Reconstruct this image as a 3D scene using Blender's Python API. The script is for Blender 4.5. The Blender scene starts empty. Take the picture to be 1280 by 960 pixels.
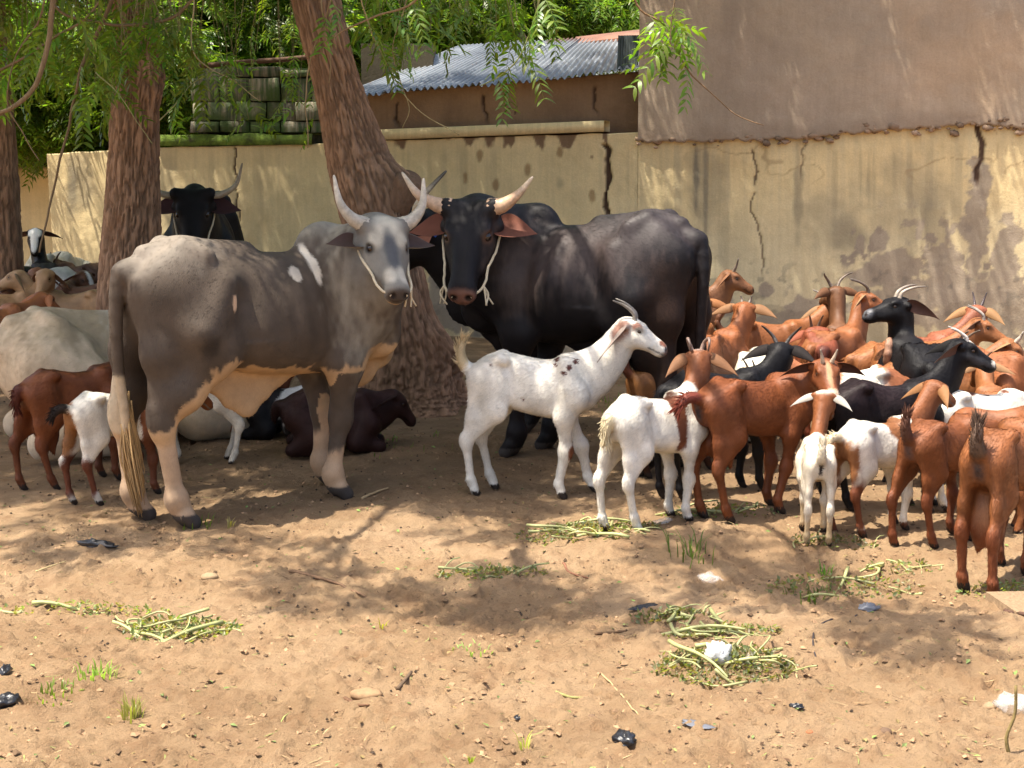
import bpy, math, random
import numpy as np
from mathutils import Vector, Matrix
random.seed(7)
RNG = np.random.default_rng(7)
R = math.radians
scene = bpy.context.scene
COL = scene.collection

# ---------------------------------------------------------------- camera
CAM_H, PITCH, FPX = 1.7, R(9.2), 1758.0
cam_d = bpy.data.cameras.new("camera")
cam_d.sensor_width = 36.0
cam_d.lens = FPX / 1280 * 36
cam_d.clip_start, cam_d.clip_end = 0.1, 600
cam = bpy.data.objects.new("camera", cam_d)
cam.location = (0, 0, CAM_H)
cam.rotation_euler = (R(90) - PITCH, 0, 0)
COL.objects.link(cam)
scene.camera = cam

# ---------------------------------------------------------------- light
TO_SUN = Vector((-0.33, -0.115, 0.94)).normalized()
SUN_EL = math.asin(TO_SUN.z)
SUN_AZ = math.atan2(TO_SUN.x, TO_SUN.y)          # clockwise from +Y
world = bpy.data.worlds.new("World")
scene.world = world
world.use_nodes = True
wn = world.node_tree
bg = wn.nodes["Background"]
sky = wn.nodes.new("ShaderNodeTexSky")
sky.sky_type = 'NISHITA'
sky.sun_disc = False
sky.sun_elevation = SUN_EL
sky.sun_rotation = SUN_AZ
sky.dust_density = 4.0
sky.ozone_density = 0.4
wn.links.new(sky.outputs[0], bg.inputs[0])
bg.inputs[1].default_value = 0.145
sun_d = bpy.data.lights.new("sun", 'SUN')
sun_d.energy = 4.8
sun_d.angle = R(0.55)
sun_d.color = (1.0, 0.93, 0.81)
sun = bpy.data.objects.new("sun", sun_d)
sun.rotation_euler = TO_SUN.to_track_quat('Z', 'Y').to_euler()
sun.location = (0, 0, 20)
COL.objects.link(sun)
scene.view_settings.view_transform = 'Standard'
scene.view_settings.look = 'None'
scene.view_settings.gamma = 1.0
scene.view_settings.exposure = 1.12
scene.render.engine = 'CYCLES'
scene.cycles.max_bounces = 7
scene.cycles.transparent_max_bounces = 12
scene.cycles.use_denoising = True


# ---------------------------------------------------------------- helpers
def ray(px, py):
    dx, dy = (px - 640) / FPX, -(py - 480) / FPX
    c, s = math.cos(PITCH), math.sin(PITCH)
    return Vector((dx, c + dy * s, -s + dy * c))


def G(px, py, z=0.0):
    """ground point seen at photograph pixel (px, py)"""
    d = ray(px, py)
    t = (z - CAM_H) / d.z
    return Vector((d.x * t, d.y * t, z))


def AT(px, py, depth):
    """point at a pixel and distance along +Y"""
    d = ray(px, py)
    t = depth / d.y
    return Vector((d.x * t, depth, CAM_H + d.z * t))


_lat = np.random.default_rng(3).random((32, 32, 32))


def vnoise(P):
    """value noise in 0..1, P is (..., 3)"""
    P = np.asarray(P, float)
    I = np.floor(P).astype(int)
    f = P - I
    f = f * f * (3 - 2 * f)
    i0 = I & 31
    i1 = (I + 1) & 31
    x0, y0, z0 = i0[..., 0], i0[..., 1], i0[..., 2]
    x1, y1, z1 = i1[..., 0], i1[..., 1], i1[..., 2]
    fx, fy, fz = f[..., 0], f[..., 1], f[..., 2]
    L = _lat
    a = L[x0, y0, z0] * (1 - fx) + L[x1, y0, z0] * fx
    b = L[x0, y1, z0] * (1 - fx) + L[x1, y1, z0] * fx
    c = L[x0, y0, z1] * (1 - fx) + L[x1, y0, z1] * fx
    d = L[x0, y1, z1] * (1 - fx) + L[x1, y1, z1] * fx
    return (a * (1 - fy) + b * fy) * (1 - fz) + (c * (1 - fy) + d * fy) * fz


def fbm(P, o=4):
    P = np.asarray(P, float)
    s, a, t = 0.0, 1.0, 0.0
    for k in range(o):
        s = s + a * vnoise(P * (2 ** k) + 7.3 * k)
        t += a
        a *= .5
    return s / t


def n2(x, y, s, o=3, z=0.5):
    return fbm(np.stack([x * s, y * s, np.full_like(x, z)], -1), o)


def sstep(a, b, x):
    t = np.clip((x - a) / (b - a), 0, 1)
    return t * t * (3 - 2 * t)


def mesh_np(name, V, F, cols=None, smooth=True, mats=None, midx=None):
    V = np.asarray(V, np.float32).reshape(-1, 3)
    me = bpy.data.meshes.new(name)
    if isinstance(F, np.ndarray):
        n, k = F.shape
        me.vertices.add(len(V))
        me.vertices.foreach_set("co", V.ravel())
        me.loops.add(n * k)
        me.loops.foreach_set("vertex_index", F.astype(np.int32).ravel())
        me.polygons.add(n)
        me.polygons.foreach_set("loop_start", np.arange(0, n * k, k, dtype=np.int32))
        me.polygons.foreach_set("loop_total", np.full(n, k, np.int32))
        me.update(calc_edges=True)
    else:
        me.from_pydata([tuple(map(float, v)) for v in V], [], [tuple(f) for f in F])
    if smooth:
        me.polygons.foreach_set("use_smooth", np.ones(len(me.polygons), bool))
    if cols is not None:
        cols = np.asarray(cols, np.float32)
        if cols.shape[1] == 3:
            cols = np.concatenate([cols, np.ones((len(cols), 1), np.float32)], 1)
        at = me.color_attributes.new("coat", 'FLOAT_COLOR', 'POINT')
        at.data.foreach_set("color", cols.ravel())
    for m in (mats or []):
        me.materials.append(m)
    if midx is not None:
        me.polygons.foreach_set("material_index", np.asarray(midx, np.int32))
    return me


def add(name, me, parent=None, loc=None, rot=None, scl=None):
    o = bpy.data.objects.new(name, me)
    COL.objects.link(o)
    if parent is not None:
        o.parent = parent
    if loc is not None:
        o.location = loc
    if rot is not None:
        o.rotation_euler = rot
    if scl is not None:
        o.scale = scl if hasattr(scl, '__len__') else (scl,) * 3
    return o


def tag(o, label=None, cat=None, group=None, kind=None):
    if label:
        o["label"] = label
    if cat:
        o["category"] = cat
    if group:
        o["group"] = group
    if kind:
        o["kind"] = kind
    return o


def empty(name, loc, label, cat, group=None, rz=0.0):
    o = bpy.data.objects.new(name, None)
    o.empty_display_size = .2
    COL.objects.link(o)
    o.location = loc
    o.rotation_euler = (0, 0, rz)
    return tag(o, label, cat, group)


class MB:
    """collects pieces into one mesh"""
    def __init__(s):
        s.V, s.F, s.C, s.M, s.n = [], [], [], [], 0

    def put(s, V, F, col=None, m=0):
        V = np.asarray(V, float).reshape(-1, 3)
        s.V.append(V)
        for f in F:
            s.F.append(tuple(int(i) + s.n for i in f))
            s.M.append(m)
        if col is None:
            col = (1, 1, 1)
        col = np.asarray(col, float)
        s.C.append(np.tile(col[None, :3], (len(V), 1)) if col.ndim == 1 else col[:, :3])
        s.n += len(V)

    def mesh(s, name, mats, smooth=True):
        V = np.concatenate(s.V)
        C = np.concatenate(s.C)
        if s.F and all(len(f) == len(s.F[0]) for f in s.F):
            return mesh_np(name, V, np.array(s.F), C, smooth, mats, s.M)
        return mesh_np(name, V, s.F, C, smooth, mats, s.M)


def catmull(P, n):
    P = np.asarray(P, float)
    m = len(P)
    Q = np.vstack([2 * P[0] - P[1], P, 2 * P[-1] - P[-2]])
    t = np.linspace(0, m - 1, n)
    i = np.minimum(t.astype(int), m - 2)
    u = (t - i)[:, None]
    a, b, c, d = Q[i], Q[i + 1], Q[i + 2], Q[i + 3]
    return .5 * (2 * b + (c - a) * u + (2 * a - 5 * b + 4 * c - d) * u * u + (3 * b - a - 3 * c + d) * u ** 3)


def tube(P, r, seg=8, flat=1.0, cap=True, ring=0.0):
    """swept tube along points P with radii r -> V, F"""
    P = np.asarray(P, float)
    n = len(P)
    r = np.broadcast_to(np.asarray(r, float), (n,))
    T = np.gradient(P, axis=0)
    T /= np.linalg.norm(T, axis=1)[:, None] + 1e-9
    up = np.array([0, 0, 1.0]) if abs(T[0][2]) < .9 else np.array([0, 1.0, 0])
    A = np.cross(T[0], up)
    A /= np.linalg.norm(A)
    V = []
    th = np.linspace(0, 2 * math.pi, seg, endpoint=False)
    for i in range(n):
        A = A - T[i] * np.dot(A, T[i])
        A /= np.linalg.norm(A) + 1e-9
        B = np.cross(T[i], A)
        V.append(P[i] + r[i] * (np.cos(th)[:, None] * A + flat * np.sin(th)[:, None] * B))
    V = np.concatenate(V)
    F = []
    for i in range(n - 1):
        for j in range(seg):
            k = (j + 1) % seg
            F.append((i * seg + j, i * seg + k, (i + 1) * seg + k, (i + 1) * seg + j))
    if cap:
        F.append(tuple(range(seg - 1, -1, -1)))
        F.append(tuple(range((n - 1) * seg, n * seg)))
    return V, F


def box(lo, hi):
    x0, y0, z0 = lo
    x1, y1, z1 = hi
    V = [(x0, y0, z0), (x1, y0, z0), (x1, y1, z0), (x0, y1, z0), (x0, y0, z1), (x1, y0, z1), (x1, y1, z1), (x0, y1, z1)]
    F = [(3, 2, 1, 0), (4, 5, 6, 7), (0, 1, 5, 4), (1, 2, 6, 5), (2, 3, 7, 6), (3, 0, 4, 7)]
    return np.array(V, float), F


# ---------------------------------------------------------------- materials
def new_mat(name):
    m = bpy.data.materials.new(name)
    m.use_nodes = True
    nt = m.node_tree
    return m, nt, nt.nodes["Principled BSDF"]


def N(nt, typ, **kw):
    n = nt.nodes.new(typ)
    for k, v in kw.items():
        if k in n.inputs.keys():
            n.inputs[k].default_value = v
        else:
            setattr(n, k, v)
    return n


def tex_noise(nt, vec, scale, detail=4, rough=.55, dist=0.0):
    n = N(nt, "ShaderNodeTexNoise")
    n.inputs["Scale"].default_value = scale
    n.inputs["Detail"].default_value = detail
    n.inputs["Roughness"].default_value = rough
    n.inputs["Distortion"].default_value = dist
    if vec is not None:
        nt.links.new(vec, n.inputs["Vector"])
    return n.outputs[0]


def mapping(nt, scale=(1, 1, 1), coord="Object"):
    tc = N(nt, "ShaderNodeTexCoord")
    mp = N(nt, "ShaderNodeMapping")
    mp.inputs["Scale"].default_value = scale
    nt.links.new(tc.outputs[coord], mp.inputs["Vector"])
    return mp.outputs[0]


def ramp(nt, fac, stops):
    r = N(nt, "ShaderNodeValToRGB")
    e = r.color_ramp.elements
    while len(e) < len(stops):
        e.new(.5)
    for i, (p, c) in enumerate(stops):
        e[i].position = p
        e[i].color = (*c, 1) if len(c) == 3 else c
    nt.links.new(fac, r.inputs[0])
    return r.outputs[0]


def mix(nt, a, b, fac, mode='MIX'):
    m = N(nt, "ShaderNodeMix", data_type='RGBA', blend_type=mode)
    for sock, v in ((m.inputs[6], a), (m.inputs[7], b), (m.inputs[0], fac)):
        if hasattr(v, "links") or isinstance(v, bpy.types.NodeSocket):
            nt.links.new(v, sock)
        elif isinstance(v, (int, float)):
            sock.default_value = v
        else:
            sock.default_value = (*v, 1)
    return m.outputs[2]


def maprange(nt, v, a, b, c, d):
    m = N(nt, "ShaderNodeMapRange")
    nt.links.new(v, m.inputs[0])
    for i, x in enumerate((a, b, c, d)):
        m.inputs[i + 1].default_value = x
    return m.outputs[0]


def bump(nt, bs, h, strength, dist):
    b = N(nt, "ShaderNodeBump")
    b.inputs["Strength"].default_value = strength
    b.inputs["Distance"].default_value = dist
    nt.links.new(h, b.inputs["Height"])
    nt.links.new(b.outputs[0], bs.inputs["Normal"])
    return b


def attr(nt, name="coat"):
    a = N(nt, "ShaderNodeAttribute", attribute_name=name)
    return a.outputs["Color"], a.outputs["Alpha"]


def coat_material():
    m, nt, bs = new_mat("animal coat")
    c, al = attr(nt)
    v = mapping(nt, (60, 60, 22))
    hair = tex_noise(nt, v, 4.0, 3, .7)
    v2 = mapping(nt, (1, 1, 1))
    blot = tex_noise(nt, v2, 9.0, 4, .6)
    k = maprange(nt, hair, .2, .8, .88, 1.12)
    k2 = maprange(nt, blot, .25, .75, .80, 1.20)
    mm = N(nt, "ShaderNodeMath", operation='MULTIPLY')
    nt.links.new(k, mm.inputs[0])
    nt.links.new(k2, mm.inputs[1])
    col = mix(nt, c, (1, 1, 1), 0.0)
    vm = N(nt, "ShaderNodeVectorMath", operation='SCALE')
    nt.links.new(c, vm.inputs[0])
    nt.links.new(mm.outputs[0], vm.inputs["Scale"])
    nt.links.new(vm.outputs[0], bs.inputs["Base Color"])
    rr = N(nt, "ShaderNodeMath", operation='MULTIPLY_ADD')
    nt.links.new(hair, rr.inputs[0])
    rr.inputs[1].default_value = .25
    nt.links.new(al, rr.inputs[2])
    nt.links.new(rr.outputs[0], bs.inputs["Roughness"])
    lum = N(nt, "ShaderNodeRGBToBW")
    nt.links.new(c, lum.inputs[0])
    nt.links.new(maprange(nt, lum.outputs[0], .0, .09, .13, .38), bs.inputs["Specular IOR Level"])
    muscle = tex_noise(nt, mapping(nt, (1, 1, .6)), 22.0, 3, .6)
    ad = N(nt, "ShaderNodeMath", operation='MULTIPLY_ADD')
    nt.links.new(muscle, ad.inputs[0])
    ad.inputs[1].default_value = .3
    nt.links.new(hair, ad.inputs[2])
    bump(nt, bs, ad.outputs[0], .38, .0045)
    return m


def simple_vc(name, rough=.6, spec=.5, nscale=60, namp=.25, bstr=.3, bdist=.002):
    m, nt, bs = new_mat(name)
    c, al = attr(nt)
    n = tex_noise(nt, mapping(nt), nscale, 4, .6)
    k = maprange(nt, n, .25, .75, 1 - namp, 1 + namp)
    vm = N(nt, "ShaderNodeVectorMath", operation='SCALE')
    nt.links.new(c, vm.inputs[0])
    nt.links.new(k, vm.inputs["Scale"])
    nt.links.new(vm.outputs[0], bs.inputs["Base Color"])
    bs.inputs["Roughness"].default_value = rough
    bs.inputs["Specular IOR Level"].default_value = spec
    if bstr:
        bump(nt, bs, n, bstr, bdist)
    return m


M_COAT = coat_material()
M_HORN = simple_vc("horn", .42, .5, 40, .3, .4, .003)
M_EYE = simple_vc("eye", .05, .6, 10, .05, 0)
M_ROPE = simple_vc("rope", .85, .2, 300, .35, .8, .003)
# ================================================================ animal bodies: implicit surfaces meshed by surface nets
class Field:
    def __init__(s, h):
        s.h, s.P, s.xs = h, [], 1.0

    def cap(s, a, b, r1, r2, k=.03, sq=None, reg=0):
        q = np.array((s.xs, 1, 1))
        a, b = np.asarray(a, float) * q, np.asarray(b, float) * q
        ba = b - a
        L = float(ba @ ba) + 1e-9

        def fn(X):
            t = np.clip(((X - a) @ ba) / L, 0, 1)
            v = X - a - t[..., None] * ba
            if sq is not None:
                n, f = np.asarray(sq[0], float), sq[1]
                v = v + (v @ n)[..., None] * (f - 1) * n
            return np.sqrt((v * v).sum(-1)) - (r1 + (r2 - r1) * t)
        m = max(r1, r2) * (1.0 if sq is None or sq[1] >= 1 else 1 / sq[1])
        s.P.append((fn, np.minimum(a, b) - m, np.maximum(a, b) + m, k, reg))

    def chain(s, pts, rad, k=.03, sq=None, reg=0):
        for i in range(len(pts) - 1):
            s.cap(pts[i], pts[i + 1], rad[i], rad[i + 1], k, sq, reg)

    def ell(s, c, r, k=.03, M=None, reg=0, cut=False):
        c, r = np.asarray(c, float) * np.array((s.xs, 1, 1)), np.asarray(r, float)
        Mi = np.eye(3) if M is None else np.asarray(M).T

        def fn(X):
            q = ((X - c) @ Mi.T) / r
            l = np.sqrt((q * q).sum(-1))
            return (l - 1) * r.min() * (l * .5 + .5) / np.maximum(l, .3)
        m = r.max()
        s.P.append((fn, c - m, c + m, -k if cut else k, reg))

    def loft(s, O, M, st, k=.03, n=2.2, pear=0.0, reg=0, lump=None):
        """st rows: (u, top, bottom, half width) in the frame O, M (columns = axes)"""
        O, M = np.asarray(O, float), np.asarray(M, float)
        st = np.asarray(st, float) * np.array((s.xs, 1, 1, 1))
        D = catmull(st, 120)
        D[:, 3] = np.maximum(D[:, 3], .002)

        def fn(X):
            q = (X - O) @ M
            u, y, z = q[..., 0], q[..., 1], q[..., 2]
            uc = np.clip(u, D[0, 0], D[-1, 0])
            zt = np.interp(uc, D[:, 0], D[:, 1])
            zb = np.interp(uc, D[:, 0], D[:, 2])
            w = np.interp(uc, D[:, 0], D[:, 3])
            hh = np.maximum((zt - zb) / 2, .002)
            qq = (z - (zt + zb) / 2) / hh
            ww = w * (1 + pear * np.clip(qq, -1.2, 1.2))
            rr = (np.abs(y / ww) ** n + np.abs(qq) ** n) ** (1 / n)
            d = (rr - 1) * np.minimum(hh, w)
            if lump is not None:
                d = d + lump(u, y, z)
            e = np.abs(u - uc)
            return np.where(e > 0, np.sqrt(np.maximum(d, 0) ** 2 + e * e) + np.minimum(d, 0) * 0, d)
        w = st[:, 3].max()
        C = np.array([O + M @ np.array([u, y, z]) for u in (st[0, 0], st[-1, 0]) for y in (-w, w)
                      for z in (st[:, 1].max(), st[:, 2].min())])
        s.P.append((fn, C.min(0), C.max(0), k, reg))

    def build(s, floor=None):
        lo = np.min([p[1] for p in s.P if p[3] > 0], 0) - 4 * s.h - .02
        hi = np.max([p[2] for p in s.P if p[3] > 0], 0) + 4 * s.h + .02
        n = np.ceil((hi - lo) / s.h).astype(int) + 1
        F = np.full(n, .25)
        ax = [lo[i] + s.h * np.arange(n[i]) for i in range(3)]
        for fn, a, b, k, reg in s.P:
            kk = abs(k)
            i0 = np.maximum(np.floor((a - kk - 2 * s.h - lo) / s.h).astype(int), 0)
            i1 = np.minimum(np.ceil((b + kk + 2 * s.h - lo) / s.h).astype(int) + 1, n)
            if (i1 <= i0).any():
                continue
            sl = tuple(slice(i0[i], i1[i]) for i in range(3))
            X = np.stack(np.meshgrid(*[ax[i][sl[i]] for i in range(3)], indexing='ij'), -1)
            d = fn(X)
            f = F[sl]
            if k > 0:
                h = np.maximum(kk - np.abs(f - d), 0) / kk
                F[sl] = np.minimum(f, d) - h * h * kk * .25
            else:
                d = -d
                h = np.maximum(kk - np.abs(f - d), 0) / kk
                F[sl] = np.maximum(f, d) + h * h * kk * .25
        if floor is not None:
            F = np.maximum(F, (floor - ax[2])[None, None, :])
        F[0], F[-1] = .25, .25
        F[:, 0], F[:, -1] = .25, .25
        F[:, :, 0], F[:, :, -1] = .25, .25
        return surface_nets(F, lo, s.h)


def surface_nets(F, lo, h):
    S = F < 0
    nx, ny, nz = F.shape
    cs = np.array([(ny - 1) * (nz - 1), nz - 1, 1])
    cells, pts, quads = [], [], []
    for axn in range(3):
        sl0 = [slice(None)] * 3
        sl1 = [slice(None)] * 3
        sl0[axn], sl1[axn] = slice(0, -1), slice(1, None)
        A, B = S[tuple(sl0)], S[tuple(sl1)]
        I = np.argwhere(A != B)
        o1, o2 = (axn + 1) % 3, (axn + 2) % 3
        I = I[(I[:, o1] > 0) & (I[:, o2] > 0)]
        lim = np.array([nx - 1, ny - 1, nz - 1])
        I = I[(I[:, o1] < lim[o1]) & (I[:, o2] < lim[o2])]
        J = I.copy()
        J[:, axn] += 1
        fa, fb = F[I[:, 0], I[:, 1], I[:, 2]], F[J[:, 0], J[:, 1], J[:, 2]]
        p = I.astype(float)
        p[:, axn] += fa / (fa - fb)
        base = I @ cs
        q = [base - cs[o1] - cs[o2], base - cs[o2], base, base - cs[o1]]
        for c in q:
            cells.append(c)
            pts.append(p)
        Q = np.stack(q, 1)
        ins = S[I[:, 0], I[:, 1], I[:, 2]]
        Q[~ins] = Q[~ins][:, ::-1]
        quads.append(Q)
    cells = np.concatenate(cells)
    pts = np.concatenate(pts)
    u, inv = np.unique(cells, return_inverse=True)
    cnt = np.bincount(inv)
    V = np.stack([np.bincount(inv, pts[:, i]) / cnt for i in range(3)], 1)
    Q = np.searchsorted(u, np.concatenate(quads))
    V = lo + V * h
    # light smoothing (volume-preserving pair)
    E = np.concatenate([Q[:, [0, 1]], Q[:, [1, 2]], Q[:, [2, 3]], Q[:, [3, 0]]])
    deg = np.bincount(E[:, 0], minlength=len(V)) + np.bincount(E[:, 1], minlength=len(V))
    for lam in (.55, -.56, .55, -.56):
        s = np.stack([np.bincount(E[:, 0], V[E[:, 1], i], len(V)) + np.bincount(E[:, 1], V[E[:, 0], i], len(V))
                      for i in range(3)], 1)
        V = V + lam * (s / np.maximum(deg, 1)[:, None] - V)
    return V, Q


def frame(yaw, pitch, roll=0.0):
    """columns: forward, left, up"""
    cy, sy, cp, sp = math.cos(yaw), math.sin(yaw), math.cos(pitch), math.sin(pitch)
    X = np.array([cy * cp, sy * cp, sp])
    Y = np.array([-sy, cy, 0.0])
    Z = np.cross(X, Y)
    c, s = math.cos(roll), math.sin(roll)
    return np.stack([X, Y * c + Z * s, -Y * s + Z * c], 1)


def ear_mesh(O, M, base, d, up, L, W, droop=.0, cup=.5, inner=(.2, .08, .06), outer=(.1, .1, .1), rough=.6, pt=.75):
    base, d, up = (np.asarray(v, float) for v in (base, d, up))
    d /= np.linalg.norm(d)
    s = up - d * (up @ d)
    s /= np.linalg.norm(s)
    nrm = np.cross(d, s)
    if nrm @ np.array((.5, 0, .6 if abs(up[0]) > .5 else .05)) < 0:
        nrm = -nrm
    nt, ns = 15, 18
    V, C = [], []
    th = np.linspace(0, 2 * math.pi, ns, endpoint=False)
    for i in range(nt):
        t = i / (nt - 1)
        w = W * (max(math.sin(math.pi * min(1, .20 + .80 * t ** pt)), .02)) ** 1.05
        if i == nt - 1:
            w = W * .02
        p = base + L * (d * t + np.array([0, 0, -droop]) * t * t)
        x = np.cos(th) * w
        off = np.sin(th) * (.0022 + .03 * w * (1 - t)) + cup * (x * x / max(W, 1e-4)) - cup * w * w / W * .4
        V.append(p + x[:, None] * s + off[:, None] * nrm)
        ic = (np.sin(th) > .15)[:, None]
        C.append(np.where(ic, np.array(inner), np.array(outer)))
    V = np.concatenate(V) @ M.T + O
    C = np.concatenate(C)
    F = []
    for i in range(nt - 1):
        for j in range(ns):
            k = (j + 1) % ns
            F.append((i * ns + j, i * ns + k, (i + 1) * ns + k, (i + 1) * ns + j))
    F.append(tuple(range(ns)))
    F.append(tuple(range((nt - 1) * ns, nt * ns)))
    return mesh_np("ear", V, F, np.concatenate([C, np.full((len(C), 1), rough)], 1), True, [M_COAT])


def horn_mesh(O, M, pts, r0, r1, tip=(.05, .04, .03), base=(.3, .25, .18), rings=.06, n=26, tipat=.7):
    P = catmull(pts, n)
    t = np.linspace(0, 1, n)
    rr = (r0 + (r1 - r0) * t ** 1.1) * (1 + rings * np.sin(t * 45) * (1 - t))
    rr[-1] *= .5
    V, F = tube(P, rr, 10, .88)
    k = sstep(tipat - .25, tipat + .2, np.repeat(t, 10))[:, None]
    C = np.array(base)[None] * (1 - k) + np.array(tip)[None] * k
    C *= (.85 + .3 * vnoise(V * 60))[:, None]
    return mesh_np("horn", V @ M.T + O, F, C, True, [M_HORN])


def eye_mesh(O, M, c, r, iris=(.03, .015, .008), side=1):
    V, F = [], []
    n, m = 10, 14
    V.append((0, 0, 1))
    for i in range(1, n):
        for j in range(m):
            a, b = math.pi * i / n, 2 * math.pi * j / m
            V.append((math.sin(a) * math.cos(b), math.sin(a) * math.sin(b), math.cos(a)))
    V.append((0, 0, -1))
    for j in range(m):
        F.append((0, 1 + j, 1 + (j + 1) % m))
        for i in range(n - 2):
            F.append((1 + i * m + j, 1 + (i + 1) * m + j, 1 + (i + 1) * m + (j + 1) % m, 1 + i * m + (j + 1) % m))
        F.append((len(V) - 1, 1 + (n - 2) * m + (j + 1) % m, 1 + (n - 2) * m + j))
    V = np.array(V)
    pup = (np.abs(V[:, 2]) < .22) & (np.abs(V[:, 0]) < .6) & (V[:, 1] * side > 0)
    C = np.where(pup[:, None], np.array((.004, .004, .004)), np.array(iris))
    V = V * r + np.asarray(c)
    return mesh_np("eye", V @ M.T + O, F, C, True, [M_EYE])


def paint(P, H, base, patches, hs, seed, rough):
    """coat colours: patches = list of (kind, centre, radii, colour[, jag]); kinds b body, h head, z below, x.. """
    n = len(P)
    C = np.tile(np.array(base, float), (n, 1))
    Rg = np.full(n, rough)
    o = np.array([seed * 3.17, seed * 1.31, seed * 2.7])
    n1 = fbm(P / hs * 9 + o, 3) - .5
    n2_ = fbm(P / hs * np.array([38, 38, 16]) + o, 2) - .5
    C *= (1 + .5 * n1)[:, None]
    for p in patches:
        kind, c, r, col = p[:4]
        jag = p[4] if len(p) > 4 else 1.0
        soft = p[5] if len(p) > 5 else .05
        nz = (n1 * .75 + n2_ * .55) * jag
        if kind == 'b':
            q = (P / hs - np.array(c)) / np.array(r)
            d = np.sqrt((q * q).sum(1)) - 1 + nz
        elif kind == 'h':
            q = (H / hs - np.array(c)) / np.array(r)
            d = np.sqrt((q * q).sum(1)) - 1 + nz * .6
        elif kind == 'z':           # below height c, blending r
            d = (P[:, 2] / hs - c) / r + nz
        elif kind == 'x>':          # ahead of c
            d = -(P[:, 0] / hs - c) / r + nz
        elif kind == 'x<':
            d = (P[:, 0] / hs - c) / r + nz
        elif kind == 'spots':       # c = scale, r = threshold
            d = r - fbm(P / hs * c + o * 2, 2)
            d = d * 6
        elif kind == 'fn':
            d = c(P / hs, H / hs) + nz * r
        k = (1 - sstep(-soft, soft, d))[:, None]
        cc = np.array(col[:3], float) * (1 + .4 * n1)[:, None]
        C = C * (1 - k) + cc * k
        if len(col) > 3:
            Rg = Rg * (1 - k[:, 0]) + col[3] * k[:, 0]
    return np.concatenate([np.clip(C, .003, .9), Rg[:, None]], 1)


WHITE, CREAM = (.74, .69, .60), (.60, .49, .33)
RED, BROWN, DARKB = (.25, .075, .022), (.20, .065, .02), (.045, .018, .012)
ORANGE, GOLD, TAN = (.235, .075, .022), (.34, .16, .05), (.50, .33, .17)
BLACK = (.010, .009, .010, .38)
HOOF = (.035, .025, .02, .6)
PINK = (.42, .24, .18)

GOAT_TORSO = np.array([
    (-.385, .565, .525, .017), (-.36, .606, .480, .045), (-.31, .645, .460, .069), (-.24, .672, .444, .082),
    (-.16, .678, .424, .087), (-.07, .660, .402, .095), (.03, .645, .384, .100), (.12, .644, .372, .095),
    (.19, .656, .368, .080), (.25, .646, .376, .067), (.31, .606, .405, .053), (.355, .553, .445, .031)])


def hair_tuft(name, pts, n, L, r, col, seed, out=1.0):
    """short strands lying along a tail"""
    rg = np.random.default_rng(seed)
    mb = MB()
    T = np.gradient(pts, axis=0)
    T /= np.linalg.norm(T, axis=1)[:, None] + 1e-9
    for q in range(n):
        u = rg.random() ** .7 * (len(pts) - 1)
        i = int(u)
        p = pts[i] + (pts[min(i + 1, len(pts) - 1)] - pts[i]) * (u - i)
        o = rg.normal(0, 1, 3)
        o -= T[i] * (o @ T[i])
        o /= np.linalg.norm(o) + 1e-9
        l = L * rg.uniform(.6, 1.15)
        a = p + o * r * rg.uniform(.2, 1.0)
        d = T[i] * .8 + o * .42 * out
        P = np.array([a, a + d * l * .5, a + d * l * .95 + T[i] * l * .15])
        mb.put(*tube(P, [.0035, .0028, .0008], 3, cap=False), col=np.array(col[:3]) * rg.uniform(.7, 1.3))
    return mb.mesh(name, [M_COAT])


def fur_mesh(V, Q, C, H, Mh, n, L, W, seed, hr, s, var=.13, lift=.15):
    """short hairs lying on the skin: one sliver each, coloured like the coat beneath"""
    rg = np.random.default_rng(seed)
    a, b, c = V[Q[:, 0]], V[Q[:, 1]], V[Q[:, 2]]
    nr = np.cross(c - a, V[Q[:, 3]] - b)
    ar = np.linalg.norm(nr, axis=1)
    nr = nr / (ar[:, None] + 1e-12)
    i = rg.choice(len(Q), n, p=ar / ar.sum())
    w = rg.dirichlet((1, 1, 1, 1), n)
    p = np.einsum('nk,nkd->nd', w, V[Q[i]])
    nn = nr[i]
    flow = np.tile(np.array((-.85, 0, -.5)), (n, 1))
    flow[p[:, 2] < V[:, 2].max() * .36] = (-.15, 0, -1)
    hd = np.linalg.norm(H[Q[i, 0]], axis=1) < hr
    flow[hd] = -Mh[:, 0] + np.array((0, 0, -.2))
    flow += rg.normal(0, .22, (n, 3))
    t = flow - nn * (flow * nn).sum(1)[:, None]
    t /= np.linalg.norm(t, axis=1)[:, None] + 1e-9
    sd = np.cross(nn, t)
    l = L * rg.uniform(.6, 1.3, n)[:, None] * np.where(hd, .5, 1.0)[:, None]
    w_ = W * rg.uniform(.6, 1.3, n)[:, None]
    o = p + nn * .0008
    T = np.stack([o - sd * w_, o + sd * w_, o + t * l + nn * l * rg.uniform(.05, lift, n)[:, None]], 1).reshape(-1, 3)
    cc = C[Q[i, 0]].copy()
    cc[:, :3] *= rg.uniform(1 - var, 1 + var * .9, n)[:, None]
    cc = np.clip(cc, .002, .9)
    return mesh_np("hair_coat", T * s, np.arange(3 * n).reshape(-1, 3), np.repeat(cc, 3, 0), True, [M_COAT])


def place_parts(root, items):
    for nm, me in items:
        o = add(nm, me, root)
        if nm in ("hair_coat", "tail_hair", "tail_tuft"):
            o["kind"] = "stuff"


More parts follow.
